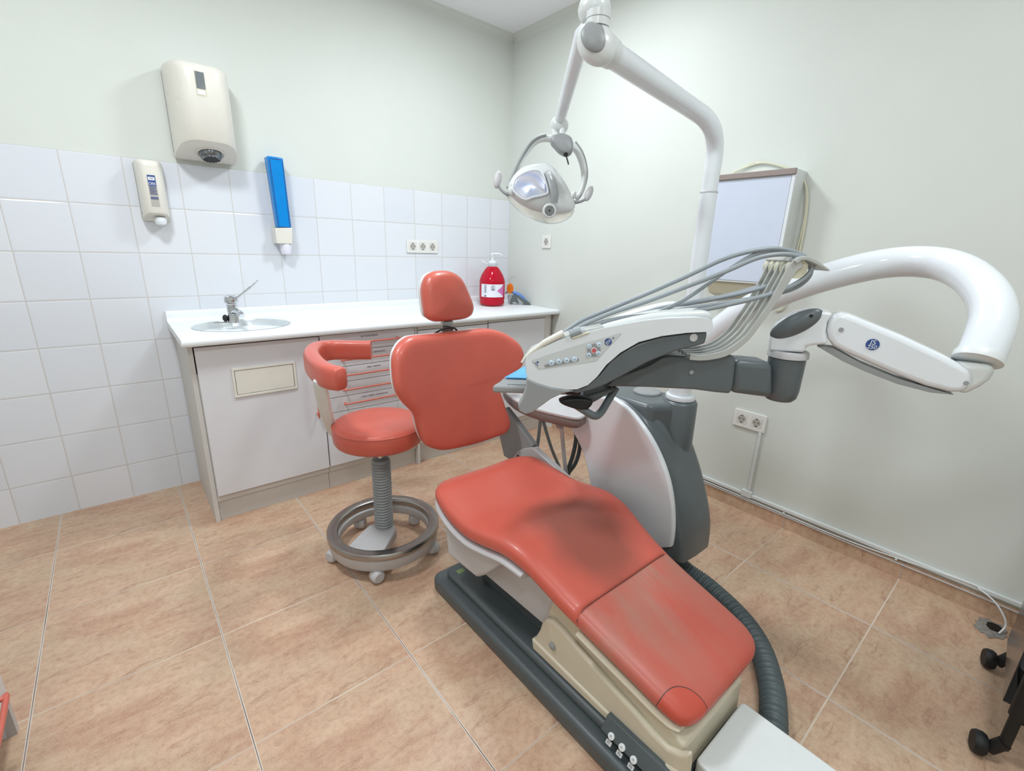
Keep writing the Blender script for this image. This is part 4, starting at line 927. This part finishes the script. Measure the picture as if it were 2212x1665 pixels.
for (px, py), ch_ in zip(((1191, 783.7), (1207, 781), (1223.6, 778.5), (1240.5, 776)), 'COPY'):
    c = HH(px, py, -.0018); b = mk('button', lathe([(.0066, -.0002), (.0064, .0014), (.0045, .0026), (.001, .003)], c, -hn, 20), 'button', cpl)
    mk('button_symbol', text(ch_, .0065, c - hn * .0031, lu, lv_), 'ink', b, smooth=False)
c = HH(1282.8, 756.5, -.0014); mk('control_ring', disc(c, -hn, .0150, .0008, 32), 'mgrey', cpl)
b = mk('stop_button', lathe([(.0066, 0), (.0060, .0014), (.001, .0018)], c - hn * .0006, -hn), 'red', cpl)
mk('stop_ring', lathe([(.0068, 0), (.0068, .0012), (.0054, .0017), (.0054, 0)], c - hn * .0008, -hn), 'gloss', b)
for k, (px, py) in enumerate(((1272.8, 748.2), (1293.7, 744.4), (1271.8, 766.8), (1292.5, 763.3))):
    c = HH(px, py, -.0020); b = mk('button', lathe([(.0057, 0), (.0054, .0012), (.0035, .0021), (.001, .0024)], c, -hn, 20), 'button', cpl)
    mk('button_symbol', text('TYAC'[k], .0060, c - hn * .0026, lu, lv_), 'ink', b, smooth=False)
c = HH(1313.8, 738.4, -.0014); mk('logo_disc', lathe([(.0082, 0), (.0082, .0005), (.001, .0006)], c, -hn), 'blue', cpl)
mk('logo_text', join(text('JS', .0095, c - hn * .0008 + lv_ * .0026, lu, lv_), text('250', .0062, c - hn * .0008 - lv_ * .0042, lu, lv_)), 'gloss', cpl, smooth=False)
mk('indicator', disc(HH(1325, 730, -.0014), -hn, .0017, .0005, 12), 'ink', cpl)
mk('logo_square', obox(HH(1161.4, 782.3, -.0016), (lu + lv_ * .0) * .0021, lv_ * .0021, hn * .0002), 'blue', cpl, smooth=False)
mk('brand_text', text('FEDESA', .0036, HH(1159, 787, -.0016), lu, lv_, 1.0), 'blue', cpl, smooth=False)
# ribbed instrument rests along the head
top_c = [(1285, 713), (1310, 706), (1340, 700), (1390, 691), (1440, 686), (1500, 684), (1530, 684), (1541, 690), (1543, 706)]
for k in range(6):
    off = .030 + k * .034
    base_ = [HH(a, b) + hn * off - Z * .072 * max(0., min(1., (1480 - a) / 300.)) ** .8 * off / HW for a, b in top_c]
    mk('rest_rib', tube(base_, [.003, .008, .0105, .0115, .012, .012, .012, .011, .006], k=5, res=14, up=hn, flat=.85), 'satin', hd, angle=80)
# hand instruments lying in the rests
def IN(l, off): return [HH(a, b, off) for a, b in l]
hi = IN([(1129, 781), (1134, 772), (1138, 767)], .03)
mk('handpiece', tube(IN([(1127, 783), (1134, 773), (1142, 765), (1165, 748), (1180, 738), (1217, 719)], .004), [.0028, .0032, .0040, .0056, .0072, .0078], k=6), 'cream', t)
mk('handpiece', tube(IN([(1131, 777), (1137, 768), (1150, 759), (1185, 747), (1218, 735)], .018), [.0030, .0040, .0070, .0085, .0085], k=6), 'strap', t)
mk('handpiece', tube(IN([(1160, 757), (1180, 752), (1200, 742), (1225, 731)], .008), [.0045, .0065, .0070, .0070], k=6), 'clear', t)
cn_ = mk('hose_coupling', tube(IN([(1231, 722), (1254, 714)], .004), .0100, spline=False), 'hose', t)
mk('coupling_ring', tube(IN([(1254, 714), (1258, 713), (1263, 711.5)], .004), [.0062, .0080, .0062], spline=False), 'clear', cn_)
mk('gold_rail', tube(IN([(1236, 730), (1272, 718)], -.001), .0028, spline=False), 'beigew', t)
hs = [([(1217, 719), (1232, 708), (1262, 690), (1320, 666), (1400, 633), (1480, 598), (1560, 561), (1620, 543), (1675, 537), (1718, 545), (1744, 560), (1752, 585), (1738, 608), (1705, 627), (1640, 642), (1560, 655), (1480, 668), (1400, 683), (1330, 700)], .082, .0052),
      ([(1262, 712), (1285, 702), (1330, 689), (1380, 683), (1460, 678), (1545, 664), (1640, 642), (1700, 622), (1738, 600), (1754, 578), (1742, 560), (1700, 549), (1640, 556), (1570, 585), (1480, 620), (1400, 650), (1320, 676), (1270, 697), (1240, 712)], .058, .0052),
      ([(1300, 695), (1380, 690), (1430, 671), (1480, 646), (1530, 612), (1580, 578), (1630, 550), (1680, 540), (1712, 552)], .085, .0050),
      ([(1340, 698), (1400, 672), (1480, 655), (1560, 640), (1630, 622), (1672, 606), (1700, 596)], .14, .0052),
      ([(1300, 704), (1360, 684), (1440, 664), (1520, 650), (1600, 634), (1660, 617), (1690, 604)], .11, .0052)]
for l, off, r in hs: mk('instrument_hose', tube(IN(l, off), r, k=8, res=12), 'hose', t)
# whip arms carrying the hoses, their rollers and hook plate
wp_ = [(1490, 771, 6), (1512, 773, 6), (1540, 770, 6.5), (1574, 760, 6.5), (1613, 731, 6), (1638, 699, 6), (1661, 667, 6.5), (1683, 631, 8), (1702, 598, 9.5), (1716, 576, 11), (1732, 568, 9)]
for k in range(5):
    cc_ = cr([(a, b, 0) for a, b, w_ in wp_], 5); ww_ = crs([w_ for a, b, w_ in wp_], 5); L_, Rr_ = [], []
    for i in range(len(cc_)):
        d_ = (cc_[min(i + 1, len(cc_) - 1)] - cc_[max(i - 1, 0)]).normalized(); f_ = ww_[i] * (1. if k == 0 else .62)
        L_.append(HH(cc_[i].x + d_.y * f_, cc_[i].y - d_.x * f_, .045) + hn * .024 * k); Rr_.append(HH(cc_[i].x - d_.y * f_, cc_[i].y + d_.x * f_, .045) + hn * .024 * k)
    n_ = len(L_); V_ = L_ + Rr_ + [p + hn * .0055 for p in L_] + [p + hn * .0055 for p in Rr_]; F_ = []
    for i in range(n_ - 1):
        F_ += [(i, i + 1, n_ + i + 1, n_ + i), (2 * n_ + i, 3 * n_ + i, 3 * n_ + i + 1, 2 * n_ + i + 1), (i, 2 * n_ + i, 2 * n_ + i + 1, i + 1), (n_ + i, n_ + i + 1, 3 * n_ + i + 1, 3 * n_ + i)]
    F_ += [(0, n_, 3 * n_, 2 * n_), (n_ - 1, 3 * n_ - 1, 4 * n_ - 1, 2 * n_ - 1)]
    mk('whip_strap', (V_, F_), 'strap', t, bevel=.001, segs=2)
    c = HH(1728, 581, .045) + hn * (.024 * k + .0145)
    mk('roller', lathe([(.002, -.0075), (.0215, -.0075), (.018, 0), (.0215, .0075), (.002, .0075)], c, hn, 28), 'beigew', t)
hk = [HH(a, b, .040) for a, b in ((1717, 563), (1728, 555), (1745, 553), (1765, 561), (1794, 583), (1791, 586), (1762, 570), (1745, 562), (1732, 562), (1722, 570))]
mk('hook_plate', prism(hk, hn * .125), 'strap', t, bevel=.0015)
# tray holder under the head
tz = .868
th_ = [fz(a, b, tz) for a, b in ((1064, 828), (1100, 802), (1135, 790), (1335, 835), (1322, 862), (1250, 876), (1150, 848), (1072, 836))]
cT = fz(1095, 815, tz); c2_ = fz(1300, 845, tz)
A1, A2, A3, A4 = fz(1063, 832, tz), fz(1133, 789, tz), None, None
A4 = A1 + hu * .30; A3 = A2 + hu * .27
hl = mk('tray_holder', prism(cr([A1, A1 + hu * .06, A4, A3, A2 + hu * .05, A2], 1, True), (0, 0, -.024)), 'mgrey', t, bevel=.008)
mk('holder_slot', obox(A1.lerp(A4, .38) + hn * .012 + Z * .0006, hu * .060, hn * .0022, Z * .0005), 'dgrey', hl, smooth=False)
mk('holder_slot', lathe([(.0045, 0), (.0045, .0008), (.001, .001)], A1.lerp(A4, .16) + hn * .012), 'dgrey', hl)
mk('front_grip', prism([A4 + Z * .002 - hu * .09 - hn * .005, A4 + Z * .002 + hu * .0 - hn * .01, A4 + hu * .02 + hn * .05 + Z * .002, A4 - hu * .08 + hn * .05 + Z * .002], (0, 0, -.024)), 'black', hl, bevel=.008)
bars_ = [HH(1243, 874, .03), HH(1262, 886, .03), HH(1284, 898, .03), HH(1298, 890, .05), HH(1312, 868, .07), HH(1330, 838, .09)]
mk('holder_bar', tube(bars_, .0105, k=6, up=hn, flat=.9), 'dgrey', t)
mk('holder_hinge', pillow(IN([(1206, 858), (1225, 852), (1250, 851), (1268, 854), (1277, 862), (1266, 875), (1244, 876), (1215, 867)], .05), -hn, .034, r=.010, k=3), 'black', t)
mk('holder_link', prism(IN([(1262, 856), (1290, 848), (1322, 838), (1330, 842), (1300, 860), (1268, 878), (1255, 872)], .06), hn * .05), 'dgrey', t, bevel=.006)
# blue tray lying in the holder
iA1, iA2 = fz(1089, 819, tz) + Z * .0015, fz(1133, 795, tz) + Z * .0015
iA4, iA3 = iA1 + hu * .235, iA2 + hu * .225
def ringq(s, z):
    c = (iA1 + iA2 + iA3 + iA4) / 4; return [c + (p - c) * s + Z * z for p in (iA1, iA4, iA3, iA2)]
mk('instrument_tray', rings([ringq(.95, .0), ringq(1.0, .0045), ringq(.985, .005), ringq(.93, .001)], cap=True), 'tray', tag=('pale blue plastic tray lying in the grey holder beneath the instrument head', 'tray'), bevel=.0015)

# ================================================================ OPERATING LAMP
t = thing('operating_lamp', 'white dental operating lamp on a tall pole with bent arm and ring yoke', 'operating lamp', (TWR.x, TWR.y, .80))
PX, PY = TWR.x, TWR.y
def PZ(py): return hit(1538 if py < 500 else 1520, py, (PX, PY, 0), (0, 1, 0)).z
zb_ = PZ(419)
mk('lower_pole', cyl((PX, PY, .80), (PX, PY, zb_), .0262, res=30), 'gloss', t)
mk('pole_ring', lathe([(.0262, 0), (.0272, .001), (.0272, .004), (.0255, .006)], (PX, PY, zb_)), 'lgrey', t)
E1 = D(1493, 233, 1.345); J = D(1288, 95, 1.04)
ez = PZ(300)
mk('bent_arm', tube([(PX, PY, zb_), (PX, PY, ez - .10), (PX, PY, ez - .03), D(1540, 283, 1.405), D(1522, 254, 1.378), E1, E1.lerp(J, .3), E1.lerp(J, .6), E1.lerp(J, .93)], [.0245, .0248, .0255, .026, .0262, .0262, .027, .0275, .0275], k=8, res=28), 'gloss', t, angle=80)
ad = (J - E1).normalized()
mk('arm_cuff', tube([J - ad * .060, J - ad * .020], [.0305, .034], spline=False, res=28), 'satin', t)
R_ = ROT @ Vector((1, 0, 0)); U_ = ROT @ Vector((0, 1, 0)); N_ = ROT @ Vector((0, 0, 1))
jt = mk('joint_shell', ellipsoid(J + Z * .0, (ad * .8 + Z * .6).normalized() * .0, R_ * .0, Z * .0) if False else ellipsoid(J, (R_ * .60 - U_ * .80) * .050, (R_ * .80 + U_ * .60) * .040, N_ * .034, 24, 60), 'satin', t, angle=80)
mk('joint_face', ellipsoid(J + N_ * .0235 - R_ * .0085 - U_ * .002, (R_ * .42 - U_ * .90) * .0345, (R_ * .90 + U_ * .42) * .0290, N_ * .0130, 24, 64), 'mgrey', jt)
mk('joint_collar', cyl(J + Z * .030, J + Z * .060, .026, res=30), 'satin', t)
mk('joint_seam', cyl(J + Z * .0445, J + Z * .0460, .0264, res=30), 'mgrey', t)
J2 = D(1284, 22, 1.05)
mk('top_joint', lathe([(.001, .026), (.022, .024), (.034, .014), (.0375, 0), (.035, -.012), (.026, -.022), (.001, -.022)], J2), 'satin', t)
mk('joint_pin', disc(D(1287, 17, 1.017), N_, .0022, .0008, 12), 'mgrey', t)
LE = D(1207, 268, 1.50)
mk('spring_arm', tube([D(1272, 62, 1.12), D(1260, 74, 1.13), LE + (D(1257, 70, 1.12) - LE) * .03], [.021, .0215, .0170], spline=False, res=24), 'gloss', t, angle=80)
def LD(px, py, d=1.5): return D(px, py, d)
mk('arm_end', ellipsoid(LD(1208, 271, 1.49), R_ * .0295, U_ * .029, N_ * .026), 'satin', t)
mk('yoke_neck', tube([LD(1198, 272, 1.49), LD(1199, 300, 1.49)], .0125, spline=False), 'satin', t)
mk('yoke_neck', tube([LD(1214, 272, 1.48), LD(1214, 302, 1.48)], .0100, spline=False), 'satin', t)
mk('yoke', tube([LD(1200, 302), LD(1178, 299), LD(1158, 306), LD(1140, 326), LD(1124, 352), LD(1110, 380), LD(1099, 408)], [.015, .0135, .012, .0105, .009, .0085, .008], up=N_, flat=.7, k=6), 'satin', t, angle=80)
mk('yoke', tube([LD(1215, 304), LD(1234, 312), LD(1250, 332), LD(1260, 360), LD(1262, 388), LD(1256, 412), LD(1246, 430)], [.015, .014, .0135, .0135, .0125, .011, .009], up=N_, flat=.8, k=6), 'satin', t, angle=80)
mk('yoke_trim', tube([LD(1180, 292, 1.488), LD(1165, 296, 1.488), LD(1148, 308, 1.488), LD(1130, 334, 1.488), LD(1113, 366, 1.488), LD(1100, 398, 1.488), LD(1097, 406, 1.488)], .0055, k=6), 'mgrey', t)
mk('yoke_trim', tube([LD(1243, 307, 1.495), LD(1256, 325, 1.495), LD(1265, 350, 1.495), LD(1268, 378, 1.495), LD(1262, 404, 1.495), LD(1250, 428, 1.495)], .0035, k=6), 'mgrey', t)
blkp = [LD(a, b, 1.475) for a, b in ((1193, 300), (1206, 297), (1222, 300), (1233, 308), (1236, 325), (1233, 337), (1222, 342), (1208, 336), (1196, 324), (1188, 313))]
sb = mk('switch_block', pillow(blkp, N_, .034, r=.010, dome=.004, k=3), 'mgrey', t, angle=80)
mk('switch_lever', join(disc(LD(1222, 334, 1.436), (N_ - U_ * .5), .0065, .006), tube([LD(1222, 334, 1.43), LD(1226, 347, 1.42), LD(1228, 355, 1.42)], .0022)), 'black', sb)
# lamp head
hb_ = [LD(a, b, 1.53) for a, b in ((1096, 418), (1101, 404), (1113, 386), (1130, 373), (1155, 366), (1178, 365), (1196, 377), (1213, 398), (1228, 424), (1238, 446), (1238, 458), (1228, 468), (1205, 471), (1180, 469), (1150, 461), (1122, 447), (1104, 432))]
lh = mk('lamp_head', pillow(hb_, N_, .068, r=.032, dome=.006, k=4, bdome=.01), 'satin', t, angle=80)
rf = [LD(a, b, 1.452) for a, b in ((1110, 407), (1115, 388), (1130, 376), (1150, 369), (1166, 371), (1176, 388), (1182, 414), (1172, 420), (1152, 424), (1136, 429), (1121, 421))]
mk('reflector', pillow([p - N_ * .010 for p in rf], N_, .012, r=.004, dome=.006, k=4), 'reflector', lh, angle=80, label='bluish mirrored reflector glass')
rim = [rf[i] + (rf[i] - LD(1150, 400, 1.452)) * .05 + N_ * .000 for i in range(len(rf))]
mk('reflector_rim', tube(cr(rim, 4, True) + [cr(rim, 4, True)[0]], .0035, spline=False, res=8), 'gloss', lh)
mk('grip_band', tube([LD(1172, 366, 1.485), LD(1186, 378, 1.452), LD(1194, 398, 1.436), LD(1198, 420, 1.434), LD(1197, 438, 1.440)], [.010, .012, .0125, .012, .011], up=(R_ * .9 + U_ * .4), flat=.42, sq=.7, k=6), 'mgrey', lh)
mk('band_light', ellipsoid(LD(1191, 384, 1.436), (U_ * .9 - R_ * .4) * .0085, (R_ * .9 + U_ * .4) * .0035, N_ * .002), 'gloss', lh)
vc = LD(1187, 455, 1.446); vn = (N_ - U_ * .35).normalized()
mk('vent_plate', lathe([(.022, -.008), (.021, .001), (.019, .003), (.001, .0032)], vc, vn), 'satin', lh)
for k in range(4):
    r = .0145 - .0036 * k; mk('vent_ring', lathe([(r, .0030), (r, .0042), (r - .0017, .0042), (r - .0017, .0030)], vc, vn, 30), 'black', lh)
mk('vent_hub', disc(vc + vn * .0025, vn, .0018, .0015, 12), 'black', lh)
sd_ = []
for k, d_ in enumerate((1.452, 1.49, 1.53)):
    sd_.append([LD(a, b, d_) for a, b in cr_2] if False else None)
shp = [(1094, 424), (1105, 440), (1122, 456), (1145, 470), (1170, 480), (1192, 483), (1214, 479), (1232, 468), (1240, 455)]
shl = [LD(a, b, 1.49) for a, b in shp]; upper = [LD(a, b, 1.49) for a, b in ((1236, 450), (1215, 460), (1185, 462), (1150, 455), (1118, 440), (1100, 424))]
mk('shield', prism(cr(shl, 4) + upper, N_ * .003), 'shield', lh, label='clear curved shield')
mk('shield_edge', tube([p + N_ * .002 for p in shl], .0022, k=5, res=8), 'clear', lh)
mk('pivot', ellipsoid(LD(1107, 413, 1.485), R_ * .014, U_ * .018, N_ * .018), 'satin', lh)
mk('pivot', ellipsoid(LD(1236, 425, 1.485), (R_ * .8 + U_ * .6) * .017, U_ * .013, N_ * .015), 'satin', lh)
for l, rr in (([(1100, 420), (1091, 417), (1081, 408), (1076, 400)], [.006, .005, .0045, .005]), ([(1238, 437), (1250, 436), (1261, 432), (1267, 427)], [.006, .005, .0045, .005])):
    mk('handle_stem', tube([LD(a, b, 1.485) for a, b in l], rr), 'mgrey', t)
mk('lamp_handle', ellipsoid(LD(1075, 388, 1.485), (U_ * .97 + R_ * .15) * .0290, R_ * .0130, N_ * .011), 'lgrey', t)
mk('lamp_handle', ellipsoid(LD(1272, 418, 1.485), (U_ * .90 + R_ * .36) * .0270, (R_ * .9 - U_ * .36) * .0120, N_ * .011), 'lgrey', t)

# ================================================================ drawer unit at the left edge and trolley at the right edge
t = thing('drawer_unit', 'white drawer unit with orange bar handle cut by the left edge of the photo', 'drawers', (-2.90, -1.70, 0))
mk('end_panel', box(-3.10, -2.6795, -1.284, -1.262, 0, .80), 'laminate', t, smooth=False)
mk('end_foot', box(-2.6795, -2.6605, -1.284, -1.262, 0, .092), 'lgrey', t, smooth=False)  # lower end of the panel; toe-space shade is put into its grey
mk('carcass', box(-3.10, -2.680, -2.20, -1.285, .085, .80), 'laminate_edge', t, smooth=False)
mk('plinth', box(-3.08, -2.73, -2.20, -1.285, 0, .085), 'lgrey', t, smooth=False)
mk('top', box(-3.11, -2.655, -2.21, -1.255, .80, .83), 'top', t, bevel=.004)
for k in range(3):
    for m_ in range(2):
        z0, z1 = .094 + .235 * k, .094 + .235 * (k + 1) - .004; y1 = -1.2615 - .47 * m_; y0 = y1 - .466
        d = mk('drawer', box(-2.679, -2.660, y0, y1, z0, z1), 'laminate', t, bevel=.001)
        bar_handle((-2.660, y1 - .125, (z0 * .55 + z1 * .45)), (-2.660, y0 + .045, (z0 * .55 + z1 * .45)), (1, 0, 0), parent=d, r=.006)

t = thing('trolley', 'black trolley with rubber casters and smoked side bin at the right edge of the photo', 'trolley', (-.45, -3.05, 0))
w1, w2 = fz(2140, 1640, 0), fz(2158, 1452, 0)
w1 = Vector((w1.x, w1.y, 0)); w2 = Vector((w2.x, w2.y, 0))
lat = Vector((w2.y - w1.y, -(w2.x - w1.x), 0)).normalized()
lat = lat if lat.y < 0 else -lat
corners = [w1 + lat * .010, w2 + lat * .010, w2 + lat * .36, w1 + lat * .36]
for k, c in enumerate(corners):
    m1 = mk('caster', lathe([(.001, -.013), (.026, -.013), (.030, -.006), (.030, .006), (.026, .013), (.001, .013)], c - lat * (.040 if k < 2 else -.040) + Z * .0305, lat.lerp(X, .2), 28), 'black', t)
    mk('caster_fork', tube([c + Z * .03 - lat * (.02 if k < 2 else -.02), c + Z * .07], .015, spline=False), 'black', m1)
    mk('post', tube([c + Z * .055, c + Z * .16], .012, spline=False), 'black', t)
    mk('post', tube([c + Z * .16, c + Z * .72], .0165, spline=False), 'black', t)
for zz in (.14, .40, .70):
    mk('shelf', prism([c + Z * zz for c in corners], (0, 0, .018)), 'black', t, bevel=.004)
sbn = [corners[0].lerp(corners[1], .12) - lat * .022, corners[0].lerp(corners[1], .88) - lat * .022]
bn = mk('side_bin', join(prism([sbn[0] + Z * .15, sbn[1] + Z * .15, sbn[1] + Z * .33, sbn[0] + Z * .33], -lat * .003), prism([sbn[0] + Z * .15, sbn[1] + Z * .15, sbn[1] + Z * .15 + lat * .06, sbn[0] + Z * .15 + lat * .06], Z * .003)), 'smoke', t, bevel=.001)
bc_ = sbn[0].lerp(sbn[1], .5) + lat * .05
mk('plastic_bottle', lathe([(.001, 0), (.026, 0), (.028, .006), (.028, .10), (.018, .125), (.012, .13), (.012, .14), (.001, .141)], bc_ + Z * .1585 + (corners[1] - corners[0]).normalized() * .03), 'clear', tag=('small clear plastic bottle standing on the lowest trolley shelf', 'bottle'))
mk('blue_packet', obox(bc_ + Z * .1965 - (corners[1] - corners[0]).normalized() * .045 + lat * .01, (corners[1] - corners[0]).normalized() * .034, Z * .036, lat * .012), 'bluegrey', tag=('blue packet standing on the lowest trolley shelf behind the smoked bin', 'packet'), bevel=.004)
